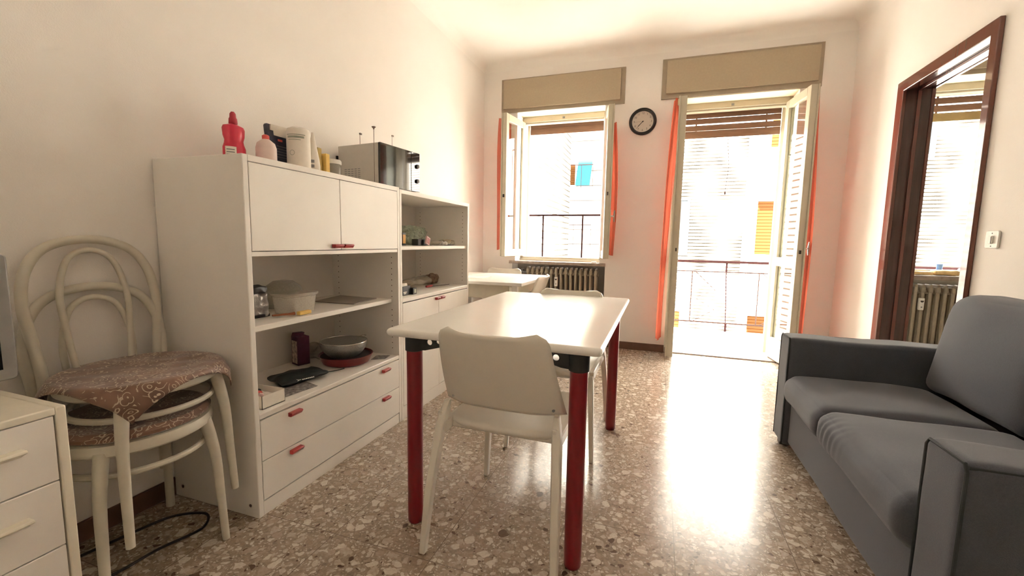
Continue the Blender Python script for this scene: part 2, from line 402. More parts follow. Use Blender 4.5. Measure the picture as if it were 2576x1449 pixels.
# ------------------------------------------------------------------ room shell
XL, XR, YB, YW, YO, ZC = -1.855, 1.47, -0.9, 4.43, 4.85, 2.92
XK = 1.60   # kitchen side of the dividing wall
G().box(XL-0.2, YB-0.2, -0.1, 3.9, YO, 0).ob('floor', 'floor', kind='structure')
g = G().box(XL-0.2, YB-0.2, ZC, 3.9, YO, ZC+0.25)
def cove(g, p0, p1, inward, r=0.07):
    # quarter-round fillet between wall top and ceiling
    p0 = Vector(p0); p1 = Vector(p1); inn = Vector(inward); vs = []
    for p in (p0, p1):
        vs.append(p); 
        for i in range(9):
            a = PI/2*i/8; vs.append(p+inn*(r*(1-math.sin(a)))+Vector((0,0,-r*(1-math.cos(a)))))
    n = 10; g.add(vs, [tuple(range(n)), tuple(reversed(range(n, 2*n)))]+[(i, (i+1) % n, (i+1) % n+n, i+n) for i in range(n)])
cove(g, (XL, YB, ZC), (XL, YW, ZC), (1,0,0)); cove(g, (XR, YB, ZC), (XR, YW, ZC), (-1,0,0))
cove(g, (XL, YW, ZC), (XR, YW, ZC), (0,-1,0)); cove(g, (XL, YB, ZC), (XR, YB, ZC), (0,1,0))
g.ob('ceiling', 'ceil', kind='structure')
G().box(XL-0.2, YB-0.2, 0, XL, YO, ZC).ob('wall_left', 'wall', kind='structure')
G().box(XL, YB-0.2, 0, 3.9, YB, ZC).ob('wall_back', 'wall', kind='structure')
# right wall with the doorway to the kitchen
DY0, DY1, DZ = 2.745, 3.575, 2.115
g = G().box(XR, YB, 0, XK, DY0, ZC).box(XR, DY1, 0, XK, YW, ZC).box(XR, DY0, DZ, XK, DY1, ZC)
g.ob('wall_right', 'wall', kind='structure')
G().box(3.7, YB, 0, 3.9, YO, ZC).box(XK, 0.9, 0, 3.7, 1.0, ZC).ob('wall_kitchen', 'kwall', kind='structure')
# window wall: window opening, balcony door opening, kitchen window opening
WX0, WX1, WZ0, WZT = -1.475, -0.565, 0.862, 2.425      # window hole
NX0, NX1, NY = -1.506, -0.507, 4.63                    # radiator niche
BX0, BX1 = 0.10, 1.085                                 # balcony door hole
KX0, KX1, KZ0 = 2.02, 2.93, 0.85
g = G()
g.box(XL, YW, 0, NX0, YO, WZ0-0.03).box(XL, YW, WZ0-0.03, WX0, YO, WZT)
g.box(NX1, YW, 0, BX0, YO, WZ0-0.03).box(WX1, YW, WZ0-0.03, BX0, YO, WZT)
g.box(XL, YW, WZT, XR, YO, ZC)
g.box(BX1, YW, 0, XR, YO, WZT)
g.ob('wall_front', 'wall', kind='structure')
g = G().box(NX0, NY, 0, NX1, YO, WZ0-0.03)
g.ob('wall_niche', 'niche', kind='structure')
g = G().box(XR, YW, 0, 1.86, YO, ZC).box(1.86, YW, KZ0-0.04, KX0-0.03, YO, ZC).box(1.86, NY, 0, KX0-0.03, YO, KZ0-0.04).box(KX1+0.03, YW, 0, 3.7, YO, ZC).box(KX0-0.03, YW, WZT+0.0, KX1+0.03, YO, ZC)
g.box(KX0-0.03, NY, 0, KX1+0.03, YO, KZ0-0.04)
g.ob('wall_kitchen_front', 'kwall', kind='structure')
# baseboards
def bb(name, x0, y0, x1, y1): G().box(x0, y0, 0, x1, y1, 0.075).ob(name, 'base', bevel=0.003, kind='structure')
bb('baseboard_left', XL, YB, XL+0.012, YW)
bb('baseboard_front', NX1, YW-0.012, BX0, YW)
bb('trim_1', BX1+0.0, YW-0.012, XR, YW)
bb('trim_2', XL, YW-0.012, NX0, YW)
bb('baseboard_right', XR-0.012, DY1+0.07, XR, YW-0.013)
bb('trim_3', XR-0.012, YB, XR, DY0-0.07)
G().box(BX0-0.0, YW, 0.0, BX1, YO+0.03, 0.012).ob('trim_4', 'sill', kind='structure', bevel=0.002)

# ------------------------------------------------------------------ windows and balcony door
def sash(parent, p0, p1, side, z0, z1, t=0.05, st=0.06, mid=None, low=0.0, handle=None, name='sash'):
    """p0 hinge end, p1 free end of the outer face; side=+1/-1 gives where the thickness lies"""
    p0 = Vector((p0[0], p0[1], 0)); p1 = Vector((p1[0], p1[1], 0)); d = (p1-p0); L = d.length; d.normalize(); nrm = Vector((-d.y, d.x, 0))*side
    mt = Matrix(((d.x, nrm.x, 0, p0.x), (d.y, nrm.y, 0, p0.y), (0, 0, 1, 0), (0, 0, 0, 1)))
    g = G(); g.m = mt
    br = 0.075+low
    g.box(0, 0, z0, st, t, z1).box(L-st, 0, z0, L, t, z1).box(st, 0, z0, L-st, t, z0+br).box(st, 0, z1-0.07, L-st, t, z1)
    if mid: g.box(st, 0, mid-0.04, L-st, t, mid+0.04)
    # free-edge rebate lip on the room side and glazing beads
    g.box(L-0.02, t, z0, L+0.012, t+0.012, z1)
    for a, b in (((z0+br), (mid-0.04 if mid else z1-0.07)),)+((((mid+0.04), z1-0.07),) if mid else ()):
        for (x0, x1) in ((st, st+0.012), (L-st-0.012, L-st)): g.box(x0, t*0.55, a, x1, t*0.8, b)
    s = g.ob(name, 'frame', parent, bevel=0.003)
    gg = G(); gg.m = mt
    if mid: gg.box(st, t*0.42, z0+br, L-st, t*0.5, mid-0.04)
    gg2 = G(); gg2.m = mt
    gg2.box(st, t*0.42, (mid+0.04) if mid else z0+br, L-st, t*0.5, z1-0.07).ob('glass_pane', 'glass', s, smooth=0)
    if mid: gg.ob('glass_pane', 'glass', s, smooth=0)
    if handle:
        h = G(); h.m = mt; hx = L-0.03
        h.box(hx-0.012, t+0.012, handle-0.06, hx+0.012, t+0.018, handle+0.06)
        h.cyl((hx, t+0.015, handle), (hx, t+0.05, handle), 0.008)
        h.tube(smoothpath([(hx, t+0.055, handle-0.055), (hx, t+0.05, handle), (hx+0.004, t+0.055, handle+0.055)]), 0.009, 10)
        h.ob('handle', 'chrome', s, label='satin metal handle')
    # dark latch keep on the free edge
    k = G(); k.m = mt; k.box(L+0.0, 0.015, z0+(z1-z0)*0.42, L+0.014, 0.028, z0+(z1-z0)*0.42+0.03).ob('latch', 'hole', s)
    return s, mt, L
def shutter_box(parent, x0, x1, z0, z1, px0, px1, pz0, pz1, y=YW):
    # flat trim frame on the wall, panel standing proud of it
    g = G().prism([(x0,z0),(x1,z0),(x1,z1),(x0,z1)], 'y', y-0.014, y, holes=[[(px0+0.03,pz0+0.03),(px0+0.03,pz1-0.03),(px1-0.03,pz1-0.03),(px1-0.03,pz0+0.03)]])
    b = g.ob('shutter_box', 'boxf', parent, bevel=0.002)
    G().box(px0, y-0.034, pz0, px1, y-0.012, pz1).ob('panel', 'boxp', b, bevel=0.003)
    return b
def slats(parent, x0, x1, ztop, zbot, y, gaps, m='slat', bar='slat', h=0.052):
    """roller shutter slats, from the bottom bar upward; gaps = free height above each slat"""
    g = G(); z = zbot; k = 0
    pr = lambda z, h: [(y-0.006, z), (y+0.006, z), (y+0.006, z+h), (y-0.004, z+h), (y-0.011, z+h*0.55)]
    b = G().prism(pr(z, 0.07), 'x', x0, x1); z += 0.07
    while z < ztop:
        z += gaps[k] if k < len(gaps) else 0.001
        g.prism(pr(z, h), 'x', x0, x1); z += h; k += 1
    for xx in (x0+0.12, x1-0.12): g.box(xx-0.008, y-0.002, zbot+0.06, xx+0.008, y+0.002, ztop)
    o = g.ob('roller_shutter', m, parent)
    b.ob('bottom_bar', bar, o)
    G().box(x0-0.03, y-0.02, 0.02 if zbot < 2.2 and x0 < 1.5 and x0 > 0 else 0.9, x0-0.004, y+0.025, ztop).box(x1+0.004, y-0.02, 0.02 if zbot < 2.2 and x0 < 1.5 and x0 > 0 else 0.9, x1+0.03, y+0.025, ztop).ob('shutter_guide', 'frame', parent, bevel=0.002)
    return o
def fixed_frame(parent, x0, x1, z0, z1, y0=4.62, y1=4.68, sillbar=True):
    g = G().box(x0, y0, z0, x0+0.03, y1, z1).box(x1-0.03, y0, z0, x1, y1, z1).box(x0+0.03, y0-0.004, z1-0.055, x1-0.03, y1, z1).box(x0+0.03, y0+0.012, z1-0.072, x1-0.03, y1+0.02, z1-0.055)
    if sillbar: g.box(x0+0.03, y0-0.01, z0, x1-0.03, y1, z0+0.045).box(x0, y0-0.03, z0, x1, y0-0.01, z0+0.022)
    f = g.ob('window_frame', 'frame', parent, bevel=0.002)
    h = G(); h.box((x0+x1)/2-0.012, y0-0.012, z1-0.04, (x0+x1)/2+0.012, y0-0.004, z1-0.022)
    h.ob('latch_plate', 'grey', f)
    # painted lining of the opening (soffit)
    G().box(x0, YW-0.005, z1, x1, y0, z1+0.004).ob('soffit', 'soff', parent, smooth=0)
    return f

# --- window_1
w1 = thing('window_1', 'left window with both casements swung open under a beige shutter box', None, (-1.02, YW, WZ0), kind='structure')
fixed_frame(w1, WX0, WX1, WZ0, WZT-0.005)
shutter_box(w1, -1.652, -0.382, 2.42, 2.760, -1.627, -0.423, 2.457, 2.745)
slats(w1, WX0+0.05, WX1-0.05, 2.44, 2.262, 4.76, [0.001]*9)
s, mW1, LW1 = sash(w1, (-1.442, 4.615), (-1.512, 4.195), -1, 0.915, 2.362, t=0.045, st=0.055)
s, mW2, LW2 = sash(w1, (-0.597, 4.63), (-0.506, 4.20), 1, 0.920, 2.362, t=0.045, st=0.055, handle=1.33)
sl = G().box(-1.535, 4.395, 0.835, -0.503, 4.62, 0.865).ob('window_sill', 'sill', w1, bevel=0.003, label='brown marble sill')
# --- door_1 : balcony door
d1 = thing('door_1', 'glazed balcony door with both leaves swung open under a beige shutter box', None, (0.6, YW, 0), kind='structure')
fixed_frame(d1, BX0+0.0, BX1, 0.0, WZT-0.005, sillbar=False)
shutter_box(d1, -0.048, 1.238, 2.425, 2.785, -0.008, 1.208, 2.470, 2.762)
slats(d1, BX0+0.075, BX1-0.055, 2.44, 2.125, 4.76, [0.003, 0.012, 0.004, 0.003, 0.012, 0.002])
s, mD1, LD1 = sash(d1, (0.183, 4.615), (0.174, 4.185), -1, 0.022, 2.372, t=0.055, st=0.06, mid=0.93, low=0.09)
s, mD2, LD2 = sash(d1, (1.032, 4.62), (1.100, 4.17), 1, 0.022, 2.372, t=0.050, st=0.065, mid=0.93, low=0.12, handle=1.055)
# brown panel: none, the lower pane is glass too
# --- window_2 : kitchen
w2 = thing('window_2', 'kitchen window seen through the brown doorway above a cast iron radiator', None, (2.48, YW, KZ0), kind='structure')
fixed_frame(w2, KX0, KX1, KZ0, WZT-0.005)
shutter_box(w2, KX0-0.13, KX1+0.13, 2.42, 2.80, KX0-0.10, KX1+0.10, 2.455, 2.78)
slats(w2, KX0+0.05, KX1-0.05, 2.44, 2.155, 4.76, [0.011, 0.011, 0.011, 0.002], bar='slaty')
sash(w2, (2.93, 4.615), (3.03, 4.19), 1, KZ0+0.05, 2.362, t=0.045, st=0.055)
G().box(KX0-0.06, 4.37, KZ0-0.032, KX1+0.06, 4.62, KZ0+0.005).ob('window_sill', 'sill', w2, bevel=0.003)

# --- door_2 : brown doorway
d2 = thing('door_2', 'dark varnished brown door frame around the opening to the kitchen', None, (XR, 3.17, 0), kind='structure')
def casing(xa, xb):
    o = [(2.722,0),(2.722,2.154),(3.624,2.154),(3.624,0),(3.545,0),(3.545,2.085),(2.775,2.085),(2.775,0)]
    return G().prism([(a, b) for a, b in o], 'x', xa, xb)
casing(XR-0.022, XR).ob('casing', 'brown', d2, bevel=0.004)
casing(XK, XK+0.02).ob('casing', 'brown', d2, bevel=0.004)
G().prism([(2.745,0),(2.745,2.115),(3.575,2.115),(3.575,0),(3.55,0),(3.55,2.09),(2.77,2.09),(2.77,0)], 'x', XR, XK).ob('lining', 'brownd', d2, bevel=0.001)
G().prism([(2.77,0),(2.77,2.09),(3.55,2.09),(3.55,0),(3.535,0),(3.535,2.075),(2.785,2.075),(2.785,0)], 'x', XR+0.055, XR+0.075).ob('door_stop', 'brown', d2, bevel=0.002)

# ------------------------------------------------------------------ curtains (fixed to the room side of each leaf)
def curtain(mt, L, t, z0, z1, amp, nm, label, seed, flare=1.0, waves=4, s0=0.03, s1=None):
    s1 = s1 or L-0.005
    def fn(u, v):
        s = s0+(s1-s0)*u; z = z0+(z1-z0)*v
        gath = 0.014*math.sin(u*waves*2*PI+seed)+0.006*math.sin(u*waves*4.3*PI+seed*2+v*2)
        bil = amp*math.sin(PI*min(1, (1-v)*0.62+0.02))**1.0*flare
        o = t+0.022+gath+bil*(0.35+0.65*u)+0.010*math.sin(v*5+seed+u*3)
        return mt @ Vector((s+0.006*math.sin(v*7+seed), max(t+0.004, o), z+0.008*math.sin(u*9+seed)*(1-v)))
    g = G().grid(fn, 60, 50)
    o = g.ob('curtain', 'curt', None, loc=mt @ Vector((L/2, t, z0)), label=label, cat='curtain', group=None)
    return o
curtain(mW1, LW1, 0.045, 0.985, 2.315, 0.030, 'c', 'short orange curtain on the left casement of the window', 1.0)
curtain(mW2, LW2, 0.045, 0.96, 2.20, 0.024, 'c', 'short orange curtain on the right casement of the window, near the clock', 2.2)
curtain(mD1, LD1, 0.055, 0.16, 2.36, 0.078, 'c', 'long orange curtain on the left leaf of the balcony door', 0.4)
curtain(mD2, LD2, 0.050, 0.18, 2.33, 0.022, 'c', 'long orange curtain behind the glass of the right leaf of the balcony door', 3.1)

# ------------------------------------------------------------------ radiators
def radiator(name, x0, n, pitch, z0, z1, y0, label, meter_at, meter_z):
    r = thing(name, label, 'radiator', (x0+n*pitch/2, y0+0.05, z0))
    g = G()
    for i in range(n):
        x = x0+pitch*(i+0.5)
        for yy in (y0+0.012, y0+0.05, y0+0.088):
            g.tube([(x,yy,z0+0.02),(x,yy,z0+0.06),(x,yy,z1-0.06),(x,yy,z1-0.02)], [0.009,0.0125,0.0125,0.009], 10)
        for z in (z0+0.035, z1-0.04): g.rbox((x, y0+0.05, z), (pitch*0.62, 0.11, 0.055), 0.014, 2)
        g.rbox((x, y0+0.05, z1-0.012), (0.024, 0.10, 0.03), 0.011, 2)
    for z in (z0+0.04, z1-0.06): g.cyl((x0, y0+0.05, z), (x0+n*pitch, y0+0.05, z), 0.02, n=12)
    g.ob('columns', 'rad', r, label='ribbed cast iron columns')
    v = G().cyl((x0-0.06, y0+0.05, z1-0.06), (x0, y0+0.05, z1-0.06), 0.012).lathe([(0.0,0),(0.018,0),(0.02,0.02),(0.012,0.03),(0,0.03)], (x0-0.045, y0+0.05, z1-0.05))
    v.ob('valve', 'grey', r)
    for xx in (x0+0.05, x0+n*pitch-0.08): G().box(xx, y0+0.03, 0, xx+0.03, y0+0.07, z0+0.02).ob('support', 'rad', r)
    m = G().rbox((meter_at, y0-0.013, meter_z), (0.036, 0.026, 0.10), 0.005, 2).ob('heat_meter', 'white', r, bevel=0, label='small white heat meter')
    G().prism([(meter_at-0.012, meter_z+0.03)]+[(meter_at+0.012*math.cos(a), meter_z+0.028+0.014*math.sin(a)) for a in (PI+0.2*PI*k for k in range(1, 5))]+[(meter_at+0.012, meter_z+0.03)], 'y', y0-0.0275, y0-0.0262).ob('display', 'hole', m)
    G().box(meter_at-0.005, y0-0.0275, meter_z-0.03, meter_at+0.005, y0-0.0262, meter_z-0.02).ob('mark', 'grey', m)
    return r
radiator('radiator', -1.365, 15, 0.0525, 0.14, 0.80, 4.46, 'beige cast iron radiator in the niche below the living room window', -1.015, 0.655)
radiator('radiator', 1.99, 17, 0.0495, 0.14, 0.772, 4.46, 'cast iron radiator seen through the brown doorway below the kitchen window', 2.098, 0.612)

# ------------------------------------------------------------------ clock, switch
ck = thing('wall_clock', 'round wall clock with thick black rim between window and balcony door', 'clock', (-0.205, YW, 2.238))
def on_wall(pts_g): pts_g.m = Matrix(((1,0,0,-0.205),(0,0,1,YW),(0,1,0,2.238),(0,0,0,1))); return pts_g
g = on_wall(G()); g.lathe([(0.098,-0.006),(0.100,-0.022),(0.112,-0.030),(0.124,-0.024),(0.128,-0.010),(0.126,0.0),(0.098,0.0),(0.098,-0.006)], n=64); g.ob('rim', 'clockb', ck)
g = on_wall(G()); g.lathe([(0,-0.007),(0.099,-0.007),(0.099,-0.002),(0,-0.002)], n=64); g.ob('dial', 'clockf', ck)
for h in range(1, 13):
    a = PI/2-h*PI/6
    mt = Matrix.Translation((-0.205+0.079*math.cos(a), YW-0.0085, 2.238+0.079*math.sin(a))) @ Matrix.Rotation(PI/2, 4, 'X')
    G().text(str(h), 0.026, mt).ob('numeral', 'num', ck, smooth=0)
def hand(a_deg, ln, w, back, name, m, yy):
    a = math.radians(90-a_deg); dx, dz = math.cos(a), math.sin(a); px, pz = -dz, dx
    c = (-0.205, 2.238)
    pts = [(c[0]-dx*back+px*w, c[1]-dz*back+pz*w), (c[0]-dx*back-px*w, c[1]-dz*back-pz*w), (c[0]+dx*ln-px*w*0.5, c[1]+dz*ln-pz*w*0.5), (c[0]+dx*ln+px*w*0.5, c[1]+dz*ln+pz*w*0.5)]
    return G().prism(pts, 'y', yy-0.0012, yy).ob(name, m, ck, smooth=0)
hand(226, 0.060, 0.0032, 0.008, 'hour_hand', 'clockb', YW-0.010)
hand(222, 0.084, 0.0022, 0.010, 'minute_hand', 'clockb', YW-0.012)
hand(268, 0.074, 0.0008, 0.015, 'second_hand', 'num', YW-0.014)
g = on_wall(G()); g.lathe([(0,-0.017),(0.005,-0.016),(0.005,-0.007),(0,-0.007)]); g.ob('hub', 'clockb', ck)
sw = thing('light_switch', 'white light switch on the right wall beside the brown doorway', 'light switch', (XR, 2.607, 1.118))
G().prism(rrect(2.565, 1.078, 2.65, 1.160, 0.012), 'x', XR-0.009, XR).ob('plate', 'white', sw, bevel=0.003)
G().prism(rrect(2.594, 1.098, 2.620, 1.136, 0.008), 'x', XR-0.016, XR-0.008).ob('rocker', 'white', sw, bevel=0.003)
G().box(XR-0.0175, 2.597, 1.100, XR-0.0155, 2.600, 1.132).cyl((XR-0.010,2.607,1.147),(XR-0.0085,2.607,1.147),0.003).cyl((XR-0.010,2.607,1.088),(XR-0.0085,2.607,1.088),0.003).ob('mark', 'grey', sw)

def beam(g, pts, w, d):
    """rectangular section, offsets along x (w) and y (d), for near-vertical members"""
    ws = w if isinstance(w, list) else [w]*len(pts); ds = d if isinstance(d, list) else [d]*len(pts)
    vs = []; fs = []
    for p, a, b in zip(pts, ws, ds):
        for sx, sy in ((-1,-1),(1,-1),(1,1),(-1,1)): vs.append((p[0]+sx*a/2, p[1]+sy*b/2, p[2]))
    for i in range(len(pts)-1):
        for k in range(4): k2 = (k+1) % 4; fs.append((i*4+k, i*4+k2, i*4+4+k2, i*4+4+k))
    n = len(pts)*4; fs.append((3,2,1,0)); fs.append((n-4,n-3,n-2,n-1))
    return g.add(vs, fs)

# ------------------------------------------------------------------ large storage cabinet
XF = -1.387; XBK = -1.848
def tab_handle(parent, y, z, w=0.058, h=0.017):
    g = G().prism([(XF+0.001, z-h/2), (XF+0.001, z+h/2), (XF+0.020, z+h/2), (XF+0.024, z+h/2-0.005), (XF+0.016, z-h/2)], 'y', y-w/2, y+w/2)
    # (prism in the xz plane)
    return g.ob('handle', 'red', parent, bevel=0.002, label='red tab handle')
def peg_holes(parent, cols, m='hole'):
    g = G()
    for (x, y, dy, zs) in cols:
        for z in zs: g.cyl((x, y, z), (x, y+dy, z), 0.0028, n=8)
    return g.ob('peg_holes', m, parent, kind='stuff')
c1 = thing('storage_cabinet', 'large white storage cabinet with two closed upper doors, open shelves and two wide drawers', 'cabinet', (-1.62, 1.62, 0))
ya, yb = 1.137, 2.095
G().box(XBK, ya, 0, XF, ya+0.022, 1.360).ob('side_panel', 'mel', c1, bevel=0.003)
G().box(XBK, yb-0.020, 0, XF, yb, 1.360).ob('side_panel', 'mel', c1, bevel=0.002)
G().box(XBK, ya+0.022, 1.337, XF, yb-0.020, 1.360).ob('top_panel', 'mel', c1, bevel=0.002)
G().box(XBK, ya+0.022, 0.0, XBK+0.006, yb-0.020, 1.337).ob('back_panel', 'melin', c1)
G().box(XBK+0.006, ya+0.022, 0.999, XF-0.003, yb-0.020, 1.017).ob('rail_board', 'mel', c1, bevel=0.002)
G().box(XBK+0.006, ya+0.022, 0.709, XF-0.045, yb-0.020, 0.732).ob('shelf', 'mel', c1, bevel=0.003)
G().box(XBK+0.006, ya+0.022, 0.384, XF+0.000, yb-0.020, 0.405).ob('lower_shelf', 'mel', c1, bevel=0.003)
for (y0, y1, hy) in ((ya+0.024, 1.619, 1.588), (1.622, yb-0.022, 1.655)):
    d = G().box(XF-0.018, y0, 1.019, XF, y1, 1.335).ob('door', 'mel', c1, bevel=0.0015)
    tab_handle(d, hy, 1.036)
for (z0, z1, hz) in ((0.219, 0.379, 0.356), (0.062, 0.215, 0.196)):
    d = G().box(XF-0.018, ya+0.024, z0, XF, yb-0.022, z1).ob('drawer', 'mel', c1, bevel=0.0015)
    tab_handle(d, 1.315, hz); tab_handle(d, 1.938, hz)
G().box(XF-0.022, ya+0.024, 0, XF-0.003, yb-0.022, 0.056).ob('plinth', 'mel', c1, bevel=0.001)
zs1 = [0.445+0.032*i for i in range(8)]+[0.745+0.032*i for i in range(8)]
peg_holes(c1, [(-1.43, yb-0.0201, -0.0006, zs1), (-1.80, yb-0.0201, -0.0006, zs1)])
for xx in (-1.43, -1.80): G().cyl((xx, ya-0.0008, 0.045), (xx, ya+0.001, 0.045), 0.006).ob('screw_cap', 'base', c1, label='small brown screw cap')

c2 = thing('storage_cabinet', 'smaller white cabinet right of the large one with open upper shelves and two lower doors', 'cabinet', (-1.62, 2.56, 0))
ya, yb = 2.097, 3.027; H2 = 1.345
G().box(XBK, ya, 0, XF, ya+0.020, 1.352).ob('side_panel', 'mel', c2, bevel=0.002)
G().box(XBK, yb-0.022, 0, XF, yb, 1.352).ob('side_panel', 'mel', c2, bevel=0.002)
G().box(XBK, ya+0.020, 1.328, XF, yb-0.022, 1.352).ob('top_panel', 'mel', c2, bevel=0.002)
G().box(XBK, ya+0.020, 0, XBK+0.006, yb-0.022, 1.328).ob('back_panel', 'melin', c2)
G().box(XBK+0.006, ya+0.020, 1.010, XF-0.012, yb-0.022, 1.032).ob('shelf', 'mel', c2, bevel=0.003)
G().box(XBK+0.006, ya+0.020, 0.706, XF, yb-0.022, 0.730).ob('lower_shelf', 'mel', c2, bevel=0.003)
for (y0, y1, hy) in ((ya+0.022, 2.549, 2.520), (2.552, yb-0.024, 2.583)):
    d = G().box(XF-0.018, y0, 0.084, XF, y1, 0.701).ob('door', 'mel', c2, bevel=0.0015)
    tab_handle(d, hy, 0.684, 0.048)
G().box(XF-0.020, ya+0.022, 0, XF-0.004, yb-0.024, 0.080).ob('plinth', 'mel', c2, bevel=0.001)
zs2 = [0.765+0.028*i for i in range(8)]+[1.06+0.028*i for i in range(9)]
peg_holes(c2, [(-1.43, yb-0.0221, -0.0006, zs2), (-1.80, yb-0.0221, -0.0006, zs2)])

# ------------------------------------------------------------------ chest of drawers with television
ch = thing('chest_of_drawers', 'cream edged white chest of drawers in the bottom left corner', 'chest of drawers', (-1.59, 0.2, 0))
g = G().box(-1.835, 0.582, 0, -1.35, 0.602, 0.655).box(-1.835, -0.30, 0, -1.35, -0.28, 0.655).box(-1.835, -0.28, 0.636, -1.35, 0.582, 0.655).box(-1.835, -0.28, 0.0, -1.829, 0.582, 0.636).box(-1.40, -0.28, 0, -1.362, 0.582, 0.06)
g.ob('body', 'cream', ch, bevel=0.003)
for z0, z1 in ((0.474, 0.634), (0.306, 0.471), (0.137, 0.303), (0.062, 0.134)):
    d = G().box(-1.372, -0.277, z0, -1.353, 0.579, z1).ob('drawer', 'mel', ch, bevel=0.002)
    if z1-z0 > 0.1:
        for y in (0.43, -0.13):
            zz = z0+0.095
            G().prism([(-1.353, zz-0.010), (-1.353, zz+0.012), (-1.328, zz+0.012), (-1.325, zz+0.006), (-1.344, zz-0.004)], 'y', y-0.09, y+0.09).ob('handle', 'cream', d, bevel=0.002)
tv = thing('television', 'flat television with silver bezel cut by the left edge of the picture', 'television', (-1.62, 0.22, 0.655))
G().prism(rrect(-0.20, 0.684, 0.627, 1.016, 0.012), 'x', -1.640, -1.600).ob('bezel', 'tv', tv, bevel=0.004)
G().box(-1.601, -0.168, 0.715, -1.5985, 0.598, 0.984).ob('screen', 'scr', tv)
G().box(-1.635, 0.18, 0.668, -1.615, 0.25, 0.70).lathe([(0,0),(0.11,0),(0.10,0.012),(0,0.014)], (-1.625, 0.215, 0.656), sy=1.5).ob('stand', 'tv', tv)

# ------------------------------------------------------------------ dining table with red legs
tb = thing('dining_table', 'white dining table with thick red legs in the middle of the room', 'table', (-0.52, 1.895, 0))
TX0, TX1, TY0, TY1, TZ = -0.900, -0.142, 1.262, 2.535, 0.757
prof = [(TZ-0.028+0.028*0.5*(1-math.cos(a)), 0.010*math.sin(a)) for a in [PI*i/8 for i in range(9)]]
pts = rrect(TX0+0.010, TY0+0.010, TX1-0.010, TY1-0.010, 0.012)
g = G(); N = len(pts); cx, cy = (TX0+TX1)/2, (TY0+TY1)/2; vs = []
for (z, o) in prof:
    for (x, y) in pts:
        vs.append((x+math.copysign(o, x-cx), y+math.copysign(o, y-cy), z))
fs = [tuple(reversed(range(N))), tuple(range(8*N, 9*N))]
for i in range(8):
    for k in range(N): k2 = (k+1) % N; fs.append((i*N+k, i*N+k2, (i+1)*N+k2, (i+1)*N+k))
g.add(vs, fs).ob('tabletop', 'ttop', tb, smooth=50)
ZB = TZ-0.028
for (x, y, s) in ((-0.830, 1.342, 1), (-0.218, 1.318, -1), (-0.822, 2.450, 1), (-0.212, 2.440, -1)):
    lg = G().lathe([(0.0,0.0),(0.026,0.0),(0.0285,0.006),(0.0290,0.05),(0.0290,0.66),(0.029,ZB-0.005),(0,ZB-0.005)], (x, y, 0), 32).ob('leg', 'redleg', tb)
    gg = G().lathe([(0.0295,ZB-0.062),(0.0335,ZB-0.060),(0.0335,ZB-0.0005),(0.0295,ZB-0.0005),(0.0295,ZB-0.062)], (x, y, 0), 32)
    a = x+s*0.030; b = x+s*0.150
    poly = [(a, ZB-0.056), (x+s*0.055, ZB-0.054), (b, ZB-0.028), (b, ZB-0.0005), (a, ZB-0.0005)]
    gg.prism(poly, 'y', y-0.018, y-0.013, holes=[circ(x+s*0.072, ZB-0.023, 0.0105), circ(x+s*0.108, ZB-0.018, 0.0085)])
    ay = y+0.030*(1 if y < 1.8 else -1); sy = 1 if y < 1.8 else -1
    gg.prism([(ay, ZB-0.056), (y+sy*0.055, ZB-0.054), (y+sy*0.15, ZB-0.028), (y+sy*0.15, ZB-0.0005), (ay, ZB-0.0005)], 'x', x-0.003, x+0.003)
    gg.ob('bracket', 'black', lg, smooth=30, label='black steel corner bracket with round holes')

